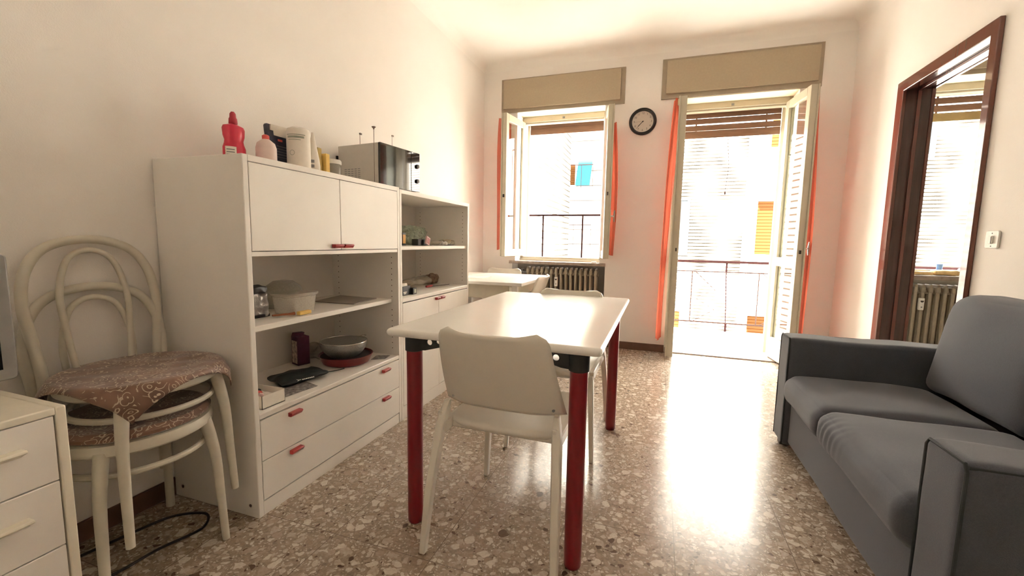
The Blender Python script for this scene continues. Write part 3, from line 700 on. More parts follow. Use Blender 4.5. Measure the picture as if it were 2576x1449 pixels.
# ------------------------------------------------------------------ white plastic chairs
def white_chair(label, group):
    t = thing('dining_chair', label, 'chair', group=group)
    def shell(u, v):
        U = 2*u-1; z = 0.505+0.285*v
        hw = 0.219-0.035*v; r = 0.036/0.303
        if v > 1-r: q = (v-(1-r))/r; hw -= 0.036*(1-math.sqrt(max(0, 1-q*q)))
        lean = -(0.150+0.125*v+0.012*math.sin(PI*v))
        wrap = 0.036*max(0, (abs(U)-0.50)/0.5)**1.6*(1-0.35*v)
        zz = z-(0.009*(1-abs(U)**2))*(v > 0.5)*(v-0.5)*2
        return (hw*U, lean+wrap+0.014*(abs(U)**2), zz)
    G().grid(shell, 28, 24).ob('backrest', 'plast', t, world=False, solid=0.012, smooth=60)
    def dish(p, q):
        if q.z > 0.9: p.z -= 0.010*(1-min(1, (p.x/0.19)**2))*(1-min(1, (p.y/0.19)**2))
        p.x *= 1-0.05*(p.y/0.2)
        if p.y < -0.10: p.y -= 0.032*(1-min(1, (p.x/0.2)**2))*((-p.y-0.10)/0.10)
        return p
    G().rbox((0, 0.074, 0.428), (0.405, 0.405, 0.030), 0.014, 8, dish).ob('seat', 'plast', t, world=False)
    for s in (-1, 1):
        g = G(); beam(g, [(s*0.231,-0.268,0), (s*0.222,-0.235,0.22), (s*0.207,-0.178,0.44), (s*0.198,-0.150,0.512)], [0.022,0.028,0.030,0.020], [0.024,0.030,0.036,0.024])
        g.ob('leg', 'plast', t, world=False, bevel=0.004)
        g = G(); beam(g, [(s*0.222,0.265,0), (s*0.207,0.250,0.30), (s*0.196,0.225,0.425)], [0.020,0.026,0.032], [0.024,0.032,0.046])
        g.ob('leg', 'plast', t, world=False, bevel=0.004)
        g = G(); g.box(s*0.202-0.013, -0.185, 0.402, s*0.202+0.013, 0.235, 0.442).box(s*0.205-0.016, -0.185, 0.430, s*0.205+0.004, -0.120, 0.478)
        g.ob('side_rail', 'plast', t, world=False, bevel=0.005)
    for b in ((-0.19, -0.135, 0.405, 0.19, -0.115, 0.428), (-0.18, 0.235, 0.405, 0.18, 0.255, 0.425)): G().box(*b).ob('cross_rail', 'plast', t, world=False, bevel=0.004)
    for s in (-1, 1): G().cyl((s*0.183, -0.141, 0.522), (s*0.183, -0.134, 0.522), 0.005, n=10).ob('screw', 'grey', t, world=False)
    return t
GC = 'white plastic dining chairs'
wc = white_chair('white plastic chair nearest the camera, at the near end of the red legged table', GC)
wc.location = (-0.478, 1.462, 0); wc.rotation_euler = (0, 0, math.radians(-1.0))
dup(wc, (-0.480, 2.280, 0), PI, 'white plastic chair at the far end of the red legged table', GC)
dup(wc, (-1.150, 3.490, 0), math.radians(92), 'white plastic chair on the right side of the small table by the window', GC)
dup(wc, (-1.530, 4.010, 0), PI, 'white plastic chair between the small table and the window wall, only its top visible', GC)

# ------------------------------------------------------------------ small table by the window
t2 = thing('side_table', 'small white wooden table against the left wall below the window', 'table', (-1.42, 3.63, 0))
G().box(-1.845, 3.155, 0.722, -0.992, 4.075, 0.748).ob('tabletop', 'ttop', t2, bevel=0.003)
G().box(-1.80, 3.255, 0.60, -1.135, 3.275, 0.722).box(-1.10, 3.25, 0.62, -1.082, 3.98, 0.722).box(-1.80, 3.97, 0.62, -1.10, 3.99, 0.722).box(-1.82, 3.25, 0.62, -1.80, 3.99, 0.722).ob('apron', 'cream', t2, bevel=0.002)
for (x, y) in ((-1.805, 3.235), (-1.065, 3.215), (-1.805, 3.99), (-1.08, 3.99)):
    g = G(); beam(g, [(x, y, 0), (x, y, 0.722)], [0.034, 0.046], [0.034, 0.046]); g.ob('leg', 'mel', t2, bevel=0.003)
G().box(-1.72, 3.38, 0.7485, -1.42, 3.60, 0.7500).ob('paper_sheet', 'white', None, loc=(-1.57, 3.49, 0.749), label='thin pale paper sheet lying on the small table by the window', cat='paper')

# ------------------------------------------------------------------ sofa
sf = thing('sofa', 'dark blue grey two seat fabric sofa along the right wall', 'sofa', (1.05, 1.90, 0))
def wob(a, sc, seed=0):
    def f(p, q):
        n = noise.noise_vector(Vector((p.x*sc+seed, p.y*sc, p.z*sc)))
        return p+n*a
    return f
G().rbox((1.045, 1.902, 0.160), (0.71, 1.18, 0.22), 0.012, 6, wob(0.002, 5)).ob('base', 'sofa', sf)
def arm(y0, y1, near):
    def f(p, q):
        n = noise.noise_vector(Vector((p.x*6+y0, p.y*6, p.z*6))); p = p+n*0.003
        if q.z > 0.6: p.z += 0.006*math.sin(p.x*14)*(0.5)+0.010*max(0, p.x/0.4)*(-1 if near else 1)*0.3
        return p
    g = G(); g.rbox((1.055, (y0+y1)/2, 0.317), (0.79, y1-y0, 0.575), 0.022, 10, f)
    a = g.ob('armrest', 'sofa', sf)
    # piping round the front face and along the outer top edge
    x = 0.6635; r = 0.004
    P = [(x, y0+0.006, 0.04), (x, y0+0.006, 0.585), (x+0.001, y0+0.016, 0.601), (x+0.001, y1-0.016, 0.601), (x, y1-0.006, 0.585), (x, y1-0.006, 0.04)]
    pg = G().tube(P, r, 8)
    yo = y0+0.006 if near else y1-0.006
    pg.tube([(x+0.002, yo, 0.596), (0.85, yo, 0.596), (1.15, yo, 0.596), (1.44, yo, 0.596)], r, 8)
    pg.ob('piping', 'pipe', a, label='dark piped seam')
    return a
arm(1.155, 1.316, True); arm(2.492, 2.652, False)
def seat_fn(seed, wr):
    def f(p, q):
        n = noise.noise_vector(Vector((p.x*5+seed, p.y*5, p.z*5))); p = p+n*0.006
        if q.z > 0.2:
            p.z += 0.018*(1-(p.x/0.30)**2)*(1-(p.y/0.33)**2)
        if q.x < -0.7:   # gathered creases on the front border
            k = math.exp(-((p.y-wr)/0.10)**2)
            p.x += 0.0028*k*math.sin((p.y*1.0+p.z*0.3)*150+3.0*noise.noise(Vector((p.y*12, p.z*9, 1))))*(1-abs(q.z)*0.6)*(0.4+0.6*max(0, q.z+0.6))
            p.x -= 0.012*(1-q.z*q.z)
        return p
    return f
G().rbox((0.952, 2.238, 0.342), (0.595, 0.505, 0.150), 0.050, 26, seat_fn(3, 9)).ob('seat_cushion', 'sofa', sf)
G().rbox((0.947, 1.652, 0.346), (0.605, 0.665, 0.155), 0.050, 70, seat_fn(11, 0.20)).ob('seat_cushion', 'sofa', sf)
G().rbox((1.432, 1.902, 0.40), (0.055, 1.18, 0.66), 0.02, 8, wob(0.002, 5)).ob('backrest', 'sofa', sf)
def bc(y0, y1, seed):
    def f(p, q):
        t = (p.z+0.23)/0.46                      # 0 bottom .. 1 top
        n = noise.noise_vector(Vector((p.x*4+seed, p.y*4, p.z*4))); p = p+n*0.008
        puff = (1-(p.y/0.34)**2)*(1-(q.z)**2*0.8)
        p.x += (-0.035 if q.x < 0 else 0.0)*puff
        p.x += 0.085*t
        p.z += 0.018*(1-(p.y/0.34)**2)
        return p
    return G().rbox((1.290, (y0+y1)/2, 0.635), (0.185, y1-y0, 0.455), 0.060, 16, f).ob('back_cushion', 'sofa', sf)
bc(1.875, 2.475, 2.0); bc(1.30, 1.855, 7.5)
for (x, y) in ((0.700, 2.60), (0.700, 1.20), (1.40, 2.60), (1.40, 1.20)):
    G().box(x-0.022, y-0.022, 0, x+0.022, y+0.022, 0.035).ob('foot', 'foot', sf, bevel=0.002)

# ------------------------------------------------------------------ stacked bentwood chairs
def bentwood(label, group):
    t = thing('bentwood_chair', label, 'chair', group=group)
    G().lathe([(0,0.432),(0.196,0.430),(0.205,0.437),(0.207,0.452),(0.200,0.466),(0.186,0.470),(0,0.466)], n=56, sx=1.0, sy=1.02).ob('seat', 'bent', t, world=False)
    # hoop: rear legs and back in one bent length
    half = [(-0.215, 0.172, 0.0), (-0.200, 0.165, 0.22), (-0.190, 0.160, 0.44), (-0.198, 0.172, 0.58), (-0.212, 0.180, 0.70), (-0.222, 0.160, 0.80), (-0.229, 0.105, 0.868)]
    path = smoothpath([(x, -y, z) for x, y, z in half]+[(-0.232, 0, 0.893)]+[(x, y, z) for x, y, z in reversed(half)], 7)
    G().tube(path, 0.0145, 14).ob('back_hoop', 'bent', t, world=False)
    ih = [(-0.190, 0.075, 0.455), (-0.203, 0.088, 0.60), (-0.216, 0.090, 0.72), (-0.226, 0.060, 0.825)]
    path = smoothpath([(x, -y, z) for x, y, z in ih]+[(-0.229, 0, 0.857)]+[(x, y, z) for x, y, z in reversed(ih)], 7)
    G().tube(path, 0.0095, 12).ob('inner_hoop', 'bent', t, world=False)
    for s in (-1, 1):
        P = smoothpath([(0.138, s*0.136, 0.445), (0.150, s*0.148, 0.37), (0.158, s*0.156, 0.29), (0.165, s*0.160, 0.15), (0.174, s*0.164, 0.0)], 6)
        G().tube(P, [0.0195-0.008*i/(len(P)-1) for i in range(len(P))], 14).ob('leg', 'bent', t, world=False)
    ring = [(0.186*math.cos(2*PI*i/48)-0.004, 0.186*math.sin(2*PI*i/48), 0.368) for i in range(48)]
    G().tube(ring, 0.0095, 10, closed=True).ob('ring_stretcher', 'bent', t, world=False)
    return t
GB = 'stacked bentwood chairs'
bw = bentwood('lower cream painted bentwood chair of the stack by the left wall, standing on the floor', GB)
bw.location = (-1.600, 0.880, 0); bw.rotation_euler = (0, 0, math.radians(-8))
dup(bw, (-1.590, 0.906, 0.160), 0.0, 'upper cream painted bentwood chair of the stack, draped cloth on its seat', GB)
def seat_cloth(cx, cy, z, ang, half, label, R=0.209, drop=1.0, fold=True):
    def fn(u, v):
        a, b = (2*u-1)*half, (2*v-1)*half
        r = math.hypot(a, b); th = math.atan2(b, a)+ang
        if r <= R: rr, zz = r, z+0.006+0.003*noise.noise(Vector((a*18, b*18, z)))
        else:
            e = r-R; bend = min(e, 0.04)
            rr = R+0.006+bend*0.55+0.010*math.sin(th*9)*min(1, e/0.08)*0.35; zz = z+0.004-max(0, e-0.006)*drop
        return (cx+rr*math.cos(th), cy+rr*math.sin(th), zz)
    return G().grid(fn, 60, 60).ob('seat_cloth', 'cloth', None, solid=0.003, smooth=60, loc=(cx, cy, z), label=label, cat='seat cloth', group='brown paisley seat cloths')
seat_cloth(-1.590, 0.906, 0.630, math.radians(-37-45), 0.226, 'brown paisley cloth with a pointed corner hanging over the upper chair seat')
G().lathe([(0,0.0),(0.19,0.0),(0.203,0.008),(0.205,0.018),(0.19,0.030),(0,0.034)], (-1.600, 0.880, 0.470), 56).ob('seat_pad', 'cloth', None, loc=(-1.6, 0.88, 0.470), label='brown paisley seat cushion on the lower bentwood chair', cat='cushion')
P = smoothpath([(-1.79, 0.66, 0.006), (-1.74, 0.90, 0.006), (-1.70, 1.03, 0.006), (-1.60, 1.085, 0.006), (-1.53, 1.02, 0.006), (-1.56, 0.90, 0.006), (-1.57, 0.78, 0.006), (-1.60, 0.64, 0.006)], 8)
G().tube(P, 0.0045, 8).ob('cable', 'cord', None, loc=(-1.6, 0.9, 0.006), label='thin dark cable curling on the floor under the stacked bentwood chairs', cat='cable')

# ------------------------------------------------------------------ things on top of the cabinets
M.update(
    redb=mat('red_bottle', (0.62, 0.03, 0.07), 0.3, var=0.04), redc=mat('dark_red_cap', (0.42, 0.02, 0.04), 0.35),
    pink=mat('milky_bottle', (0.74, 0.60, 0.55), 0.4), coral=mat('coral_cap', (0.72, 0.10, 0.08), 0.4),
    navy=mat('navy_print', (0.020, 0.024, 0.055), 0.35, var=0.4, vs=60), paper=mat('paper_white', (0.76, 0.71, 0.63), 0.7, var=0.03, vs=40),
    sage=mat('sage_print', (0.36, 0.38, 0.30), 0.6), ochre=mat('ochre_sponge', (0.52, 0.39, 0.14), 0.8, var=0.1, bump=0.6, bs=600),
    yellow=mat('yellow_pack', (0.76, 0.52, 0.14), 0.6), steel=mat('grey_steel_case', (0.56, 0.53, 0.48), 0.45, metal=0.1, var=0.02),
    door=mat('microwave_glass', (0.010, 0.009, 0.009), 0.03, coat=0.5), jarg=film('jar_plastic', (0.50, 0.48, 0.42), 0.35, 0.1),
    wire=mat('thin_wire', (0.16, 0.13, 0.11), 0.35, metal=0.8), tub=film('clear_tub', (0.78, 0.74, 0.66), 0.5, 0.12), cover=film('clear_cover', (0.50, 0.50, 0.44), 0.8, 0.15),
    foil=mat('crumpled_foil', (0.30, 0.28, 0.26), 0.3, metal=0.7, bump=1.0, bs=70), blackp=mat('black_pack', (0.015, 0.014, 0.016), 0.35),
    handle=mat('orange_brown_wood', (0.30, 0.10, 0.04), 0.5, var=0.15), tray=mat('grey_tray', (0.33, 0.29, 0.255), 0.5), purple=mat('purple_box', (0.085, 0.016, 0.045), 0.5, var=0.15),
    pict=mat('printed_picture', (0.42, 0.32, 0.27), 0.5, var=0.6, vs=70), panr=mat('red_pan_enamel', (0.16, 0.018, 0.022), 0.3, var=0.1), pani=mat('pan_inside', (0.03, 0.014, 0.016), 0.4),
    mesh=wiremesh('strainer_mesh'), pouch=mat('black_pouch', (0.008, 0.011, 0.010), 0.6, bump=0.6, bs=60), printed=mat('printed_paper', (0.25, 0.23, 0.22), 0.45, var=0.8, vs=55),
    green=film('green_film', (0.55, 0.64, 0.52), 0.58, 0.15), clearb=film('clear_bag', (0.58, 0.53, 0.45), 0.5, 0.15), brownf=mat('brown_contents', (0.16, 0.105, 0.07), 0.7, var=0.5, vs=60, bump=1.0, bs=80),
    orangeb=mat('orange_label', (0.62, 0.33, 0.08), 0.5), pinkc=mat('pink_card', (0.62, 0.42, 0.40), 0.5), rose=mat('rose_print', (0.36, 0.11, 0.11), 0.5, var=0.4, vs=80),
    blue=mat('blue_plastic', (0.10, 0.22, 0.50), 0.4), bread=mat('bread_crust', (0.62, 0.44, 0.20), 0.7, var=0.15, vs=30), bottlegreen=mat('dark_green_cap', (0.05, 0.09, 0.07), 0.4),
)
ZT = 1.361
r = thing('detergent_bottle', 'red cleaning bottle with a waisted body standing at the left end of the cabinet top', 'bottle', (-1.65, 1.322, ZT))
G().lathe([(0,0),(0.040,0),(0.043,0.008),(0.043,0.065),(0.037,0.082),(0.035,0.095),(0.040,0.112),(0.042,0.140),(0.038,0.150),(0.020,0.157),(0.014,0.160),(0,0.160)], (-1.65,1.322,ZT), 32, sx=0.75, sy=1.05).ob('body', 'redb', r)
G().lathe([(0.0,0.158),(0.014,0.158),(0.016,0.163),(0.015,0.180),(0.012,0.186),(0.011,0.200),(0.006,0.208),(0,0.209)], (-1.65,1.322,ZT), 24).ob('cap', 'redc', r)
g = G()
g.grid(lambda u, v: (-1.65+0.0335*math.cos(-1.35+1.0*u), 1.322+0.0465*math.sin(-1.35+1.0*u), ZT+0.004+0.062*v), 8, 2)
lb = g.ob('paper_label', 'paper', r, solid=0.0006)
g = G()
for k in range(5):
    z = ZT+0.012+k*0.010
    g.grid(lambda u, v: (-1.65+0.0345*math.cos(-1.2+0.7*u), 1.322+0.0475*math.sin(-1.2+0.7*u), z+0.004*v), 6, 1)
g.ob('print', 'grey', lb, smooth=0)
r = thing('alcohol_bottle', 'milky white bottle with a small coral red cap on the cabinet top', 'bottle', (-1.60, 1.428, ZT))
G().lathe([(0,0),(0.036,0),(0.040,0.006),(0.040,0.085),(0.034,0.105),(0.016,0.120),(0.012,0.122),(0,0.122)], (-1.60,1.428,ZT), 32).ob('body', 'pink', r)
G().lathe([(0,0.118),(0.014,0.118),(0.014,0.136),(0.009,0.140),(0,0.142)], (-1.60,1.428,ZT), 20).ob('cap', 'coral', r)
r = thing('dark_pouch', 'navy printed pouch with a pale top flap beside the coral capped bottle', 'packet', (-1.665, 1.545, ZT))
def pch(p, q):
    p.x *= 1-0.75*max(0, (q.z+1)/2)**2; p.y += 0.006*math.sin(q.z*5); return p
G().rbox((-1.665,1.542,ZT+0.105), (0.055,0.110,0.208), 0.012, 8, pch).ob('body', 'navy', r)
G().prism([(1.502,ZT+0.208),(1.608,ZT+0.212),(1.608,ZT+0.160),(1.515,ZT+0.160),(1.515,ZT+0.182),(1.498,ZT+0.182)], 'x', -1.657, -1.650).ob('pale_flap', 'paper', r, bevel=0.001, label='pale flap')
G().box(-1.646,1.532,ZT+0.140,-1.6445,1.556,ZT+0.149).ob('red_logo', 'coral', r, label='small red logo')
g = G()
for k in range(9): g.box(-1.6405,1.512+0.004*(k%3),ZT+0.020+k*0.012,-1.6395,1.590-0.006*(k%2),ZT+0.0225+k*0.012)
g.ob('print', 'grey', r)
r = thing('kitchen_roll', 'wrapped white kitchen roll with faint print standing beside the navy pouch', 'paper roll', (-1.595, 1.588, ZT))
G().lathe([(0,0),(0.045,0),(0.050,0.006),(0.050,0.188),(0.046,0.200),(0.030,0.208),(0,0.206)], (-1.590,1.594,ZT), 40).ob('roll', 'paper', r)
g = G()
def onroll(a0, a1, z0, z1): g.grid(lambda u, v: (-1.590+0.0506*math.cos(a0+(a1-a0)*u), 1.594+0.0506*math.sin(a0+(a1-a0)*u), ZT+z0+(z1-z0)*v), 10, 1)
onroll(-1.9, -0.2, 0.168, 0.172); onroll(-1.8, -0.3, 0.155, 0.164); onroll(-1.7, -0.6, 0.146, 0.149); onroll(-1.7, -0.3, 0.010, 0.012); onroll(-1.6, -0.4, 0.018, 0.020)
for k in range(12):
    a = -1.35; rr = 0.012; t0 = 2*PI*k/12; t1 = 2*PI*(k+1)/12
    g.add([(-1.590+0.0507*math.cos(a+rr*f*math.cos(t)/0.05), 1.594+0.0507*math.sin(a+rr*f*math.cos(t)/0.05), ZT+0.090+rr*f*math.sin(t)) for f, t in ((1,t0),(1,t1),(0.8,t1),(0.8,t0))], [(0,1,2,3)])
g.ob('print', 'sage', r, smooth=0)
r = thing('squeeze_bottle', 'pale tapering squeeze bottle with grey marks right of the kitchen roll', 'bottle', (-1.58, 1.665, ZT))
G().lathe([(0,0),(0.026,0),(0.029,0.006),(0.030,0.050),(0.026,0.085),(0.018,0.130),(0.009,0.185),(0.006,0.205),(0,0.206)], (-1.58,1.671,ZT), 28).ob('body', 'paper', r)
g = G()
for z0, w in ((0.062, 0.45), (0.040, 0.42), (0.020, 0.3)):
    g.grid(lambda u, v: (-1.58+0.0308*math.cos(-0.95-w+2*w*u*0.8), 1.671+0.0308*math.sin(-0.95-w+2*w*u*0.8), ZT+z0+0.014*v), 6, 2)
g.ob('print', 'grey', r, smooth=0)
G().rbox((-1.625,1.722,ZT+0.074), (0.075,0.030,0.148), 0.006, 4).ob('sponge_pack', 'ochre', None, loc=(-1.625,1.722,ZT), label='taller dull ochre pack standing between squeeze bottle and yellow pack', cat='packet')
G().rbox((-1.60,1.756,ZT+0.062), (0.06,0.026,0.124), 0.003, 4).ob('yellow_pack', 'yellow', None, loc=(-1.60,1.756,ZT), label='bright yellow pack beside the white lidded jar', cat='packet')
r = thing('lidded_jar', 'clear plastic jar with a white lid next to the microwave', 'jar', (-1.60, 1.815, ZT))
G().lathe([(0,0),(0.040,0),(0.043,0.006),(0.043,0.080),(0.040,0.086),(0.038,0.086),(0.041,0.078),(0.041,0.008),(0,0.004)], (-1.60,1.815,ZT), 36).ob('body', 'jarg', r)
G().lathe([(0,0.084),(0.046,0.084),(0.047,0.088),(0.047,0.100),(0.043,0.106),(0,0.107)], (-1.60,1.815,ZT), 36).ob('lid', 'white', r)
# microwave
mw = thing('microwave', 'silver microwave with black glass front standing on the white cabinets', 'microwave', (-1.66, 2.28, ZT))
mR = Matrix.Translation((-1.502, 2.080, 0)) @ Matrix.Rotation(math.radians(-6.6), 4, 'Z')
def GM(): g = G(); g.m = mR; return g
x0, x1, y0, y1, z0, z1 = -0.318, 0.0, 0.0, 0.354, ZT+0.010, 1.610     # local: x depth, y width
GM().box(x0, y0, z0, x1-0.012, y1, z1).ob('case', 'steel', mw, bevel=0.004)
g = GM()
for cxx in range(5):
    for k in range(7): g.box(x0+0.050+cxx*0.026, y0-0.0008, z0+0.030+k*0.0115, x0+0.068+cxx*0.026, y0+0.001, z0+0.034+k*0.0115)
g.ob('vents', 'grey', mw, kind='stuff')
dr = GM().box(x1-0.012, y0, z0, x1+0.004, y1-0.085, z1).ob('door', 'door', mw, bevel=0.002, label='black glass door')
GM().box(x1+0.0040, y0+0.030, z0+0.045, x1+0.0048, y1-0.115, z1-0.04).ob('door_window', 'door', dr)
cp_ = GM().box(x1-0.012, y1-0.083, z0, x1+0.004, y1, z1).ob('control_panel', 'door', mw, bevel=0.002)
for z in (z0+0.065, z0+0.155):
    g = G(); g.m = mR @ Matrix.Translation((x1+0.004, y1-0.028, z)) @ Matrix.Rotation(PI/2, 4, 'Y'); g.lathe([(0,0),(0.014,0),(0.012,0.010),(0,0.011)], n=24); g.ob('knob', 'blackp', cp_)
GM().box(x0-0.012, y0-0.006, z0, x0-0.001, y1-0.05, z1-0.055).ob('rear_plate', 'black', mw)
for (x, y) in ((-0.23,0.03),(-0.03,0.03),(-0.23,0.33),(-0.03,0.33)): GM().cyl((x,y,ZT),(x,y,z0),0.010,n=12).ob('foot', 'black', mw)
r = thing('wire_stand', 'thin wire stand with three upright hooked rods around the microwave', 'wire stand', (-1.62, 2.15, ZT))
for (x, y, zt, hk) in ((-1.522, 2.058, 1.688, 0), (-1.840, 2.345, 1.742, 1), (-1.840, 2.695, 1.810, 1)):
    g = G().tube([(x, y, ZT+0.004), (x, y, zt)], 0.0016, 6)
    if hk: g.box(x-0.004, y-0.002, zt-0.010, x+0.006, y+0.014, zt)
    else: g.lathe([(0.002,-0.016),(0.004,-0.010),(0.012,-0.002),(0.010,0.0),(0,0.0)], (x,y,zt), 12)
    g.ob('rod', 'wire', r)
G().tube([(-1.522,2.058,ZT+0.003),(-1.840,2.058,ZT+0.003),(-1.840,2.695,ZT+0.003)], 0.0016, 6).ob('base_wire', 'wire', r)

# ------------------------------------------------------------------ middle shelf of the large cabinet (z = 0.732)
ZS = 0.733
r = thing('coffee_packet', 'dark packet with crumpled silver lower part at the left end of the open shelf', 'packet', (-1.60, 1.345, ZS))
def crum(a, sc, seed):
    def f(p, q): return p+noise.noise_vector(Vector((p.x*sc+seed, p.y*sc, p.z*sc)))*a
    return f
G().rbox((-1.60,1.345,ZS+0.052), (0.062,0.075,0.100), 0.012, 10, crum(0.008, 40, 1)).ob('foil_body', 'foil', r, label='crumpled silver foil')
G().rbox((-1.60,1.343,ZS+0.116), (0.058,0.072,0.034), 0.010, 6, crum(0.005, 40, 4)).ob('folded_top', 'blackp', r, label='black folded top')
G().rbox((-1.60,1.345,ZS+0.006), (0.066,0.078,0.012), 0.003, 3).ob('base', 'blackp', r)
r = thing('plastic_tub', 'clear plastic food tub with a rim standing on the open shelf', 'tub', (-1.565, 1.515, ZS))
def ring(cx, cy, hx, hy, rr, z, n=6): return [(x, y, z) for x, y in rrect(cx-hx, cy-hy, cx+hx, cy+hy, rr, n)]
def tubmesh(cx, cy, levels):
    g = G(); N = None; vs = []; fs = []
    for (hx, hy, rr, z) in levels:
        q = ring(cx, cy, hx, hy, rr, z); N = len(q); vs += q
    for i in range(len(levels)-1):
        for k in range(N): k2 = (k+1) % N; fs.append((i*N+k, i*N+k2, (i+1)*N+k2, (i+1)*N+k))
    fs.append(tuple(reversed(range(N)))); g.add(vs, fs); return g
tubmesh(-1.565, 1.515, [(0.055,0.075,0.03,ZS+0.001),(0.062,0.084,0.032,ZS+0.075),(0.066,0.088,0.034,ZS+0.078),(0.066,0.088,0.034,ZS+0.088)]).ob('body', 'tub', r, solid=0.002)
tubmesh(-1.565, 1.515, [(0.070,0.092,0.036,ZS+0.0885),(0.070,0.092,0.036,ZS+0.082)]).ob('rim', 'tub', r, solid=0.004)
G().lathe([(0.099,0.001),(0.098,0.004),(0.094,0.060),(0.078,0.100),(0.045,0.125),(0.012,0.130),(0.0,0.130)], (-1.738,1.615,ZS), 40).ob('microwave_cover', 'cover', None, solid=0.0015, loc=(-1.738,1.615,ZS), label='clear domed plastic cover behind the food tub on the open shelf', cat='food cover')
r = thing('pastry_brush', 'flat brush with brown handle and yellow tip lying in front of the food tub', 'brush', (-1.475, 1.40, ZS))
G().tube([(-1.530,1.36,ZS+0.008),(-1.500,1.415,ZS+0.008),(-1.487,1.437,ZS+0.009)], [0.006,0.007,0.010], 10, flat=(0.7,1.2)).ob('handle', 'handle', r)
G().rbox((-1.466,1.468,ZS+0.010), (0.022,0.066,0.016), 0.004, 4).ob('bristle_head', 'yellow', r, label='yellow head')
G().prism([(-1.72,1.79),(-1.47,1.80),(-1.50,2.03),(-1.77,2.05)], 'z', ZS, ZS+0.004).ob('baking_sheet', 'tray', None, bevel=0.001, loc=(-1.6,1.9,ZS), label='thin grey board lying flat at the right end of the open shelf', cat='board')

# ------------------------------------------------------------------ lower open compartment (z = 0.405)
ZL = 0.406
r = thing('tea_box', 'tall dark purple carton with a picture side standing near the back panel', 'box', (-1.765, 1.735, ZL))
mt = Matrix.Translation((-1.765, 1.735, ZL)) @ Matrix.Rotation(math.radians(-18), 4, 'Z')
g = G(); g.m = mt; g.box(-0.032,-0.032,0,0.032,0.032,0.150); g.ob('carton', 'purple', r, bevel=0.001)
g = G(); g.m = mt; g.prism([(-0.032,0.150),(0.018,0.150),(0.024,0.166),(-0.026,0.168)], 'x', -0.030, 0.0); g.ob('open_flap', 'purple', r)
g = G(); g.m = mt; g.box(-0.024,-0.0330,0.010,0.026,-0.0318,0.128); g.ob('picture', 'pict', r)
def bowl(cx, cy, z, rt, rb, h, n=44):
    pts = []
    for i in range(9):
        a = PI/2*i/8; pts.append((rb+(rt-rb)*math.sin(a)**0.8 if i else rb, h*(1-math.cos(a))))
    return pts
r = thing('frying_pan', 'round red pan with a dark interior under the wire strainer', 'pan', (-1.565, 1.845, ZL))
G().lathe([(0,0.001),(0.105,0.001),(0.118,0.008),(0.134,0.044),(0.139,0.050),(0.136,0.051),(0.130,0.045),(0.113,0.011),(0.0,0.006)], (-1.565,1.845,ZL), 56).ob('pan_body', ['panr'], r)
G().lathe([(0,0.0068),(0.110,0.0115),(0.1285,0.043)], (-1.565,1.845,ZL), 56).ob('coating', 'pani', r, label='dark inner coating')
r = thing('strainer', 'round wire mesh strainer with steel rim resting in the red pan', 'strainer', (-1.570, 1.835, ZL+0.02))
prof = [(0.008,0.010)]+[(0.118*math.sin(PI/2*k/10), 0.010+0.098*(1-math.cos(PI/2*k/10))) for k in range(1, 11)]
G().lathe(prof, (-1.570,1.835,ZL+0.012), 48).ob('mesh_bowl', 'mesh', r, label='fine wire mesh bowl')
G().tube([(-1.570+0.119*math.cos(2*PI*k/48), 1.835+0.119*math.sin(2*PI*k/48), ZL+0.121) for k in range(48)], 0.0028, 8, closed=True).ob('rim', 'chrome', r)
G().tube(smoothpath([(-1.560,1.950,ZL+0.121),(-1.565,1.985,ZL+0.122),(-1.545,1.988,ZL+0.122),(-1.530,1.944,ZL+0.121)]), 0.0025, 8).ob('loop_handle', 'chrome', r)
r = thing('plastic_bag', 'crumpled clear bag lying behind the red pan beside the purple carton', 'bag', (-1.76, 1.86, ZL))
G().rbox((-1.765,1.880,ZL+0.040), (0.11,0.16,0.075), 0.03, 14, crum(0.022, 22, 8)).ob('bag_film', 'clearb', r)
r = thing('black_pouch', 'soft black drawstring pouch with a small white print lying in front of the carton', 'pouch', (-1.57, 1.52, ZL))
def pf(p, q):
    e = max(abs(q.x), abs(q.y)); p.z *= (1-0.6*e*e); p += noise.noise_vector(Vector((p.x*16, p.y*16, 2)))*0.014; p.z = max(p.z, -0.0165)
    return p
g = G(); g.m = Matrix.Translation((-1.565, 1.525, ZL+0.022)) @ Matrix.Rotation(math.radians(-18), 4, 'Z'); g.rbox((0,0,0), (0.150,0.225,0.044), 0.020, 16, pf); g.ob('pouch_body', 'pouch', r)
G().tube(smoothpath([(-1.545,1.620,ZL+0.012),(-1.530,1.66,ZL+0.004),(-1.50,1.70,ZL+0.004),(-1.49,1.74,ZL+0.003)]), 0.0022, 6).ob('drawstring', 'blackp', r)
mt = Matrix.Translation((-1.487, 1.492, ZL+0.026)) @ Matrix.Rotation(math.radians(72), 4, 'Z') @ Matrix.Rotation(math.radians(62), 4, 'X')
g = G(); g.m = mt
g.tube([(-0.048,0.006,0.006),(-0.040,0.000,0.006),(-0.030,0.002,0.006)], 0.0012, 6).tube([(-0.046,-0.003,0.006),(-0.038,0.004,0.006)], 0.001, 6)
for k in range(7): g.box(-0.024+k*0.0082, -0.0022, 0.0055, -0.0180+k*0.0082, 0.0022, 0.0065)
g.ob('print', 'white', r, label='small white print')
r = thing('printed_leaflet', 'glossy printed leaflet lying under the black pouch beside the white carton tray', 'leaflet', (-1.46, 1.42, ZL))
G().prism([(-1.56,1.36),(-1.445,1.335),(-1.425,1.49),(-1.53,1.52)], 'z', ZL, ZL+0.0012).ob('sheet', 'printed', r)
r = thing('open_carton', 'small white open carton holding bits and pieces at the left of the lower compartment', 'box', (-1.50, 1.28, ZL))
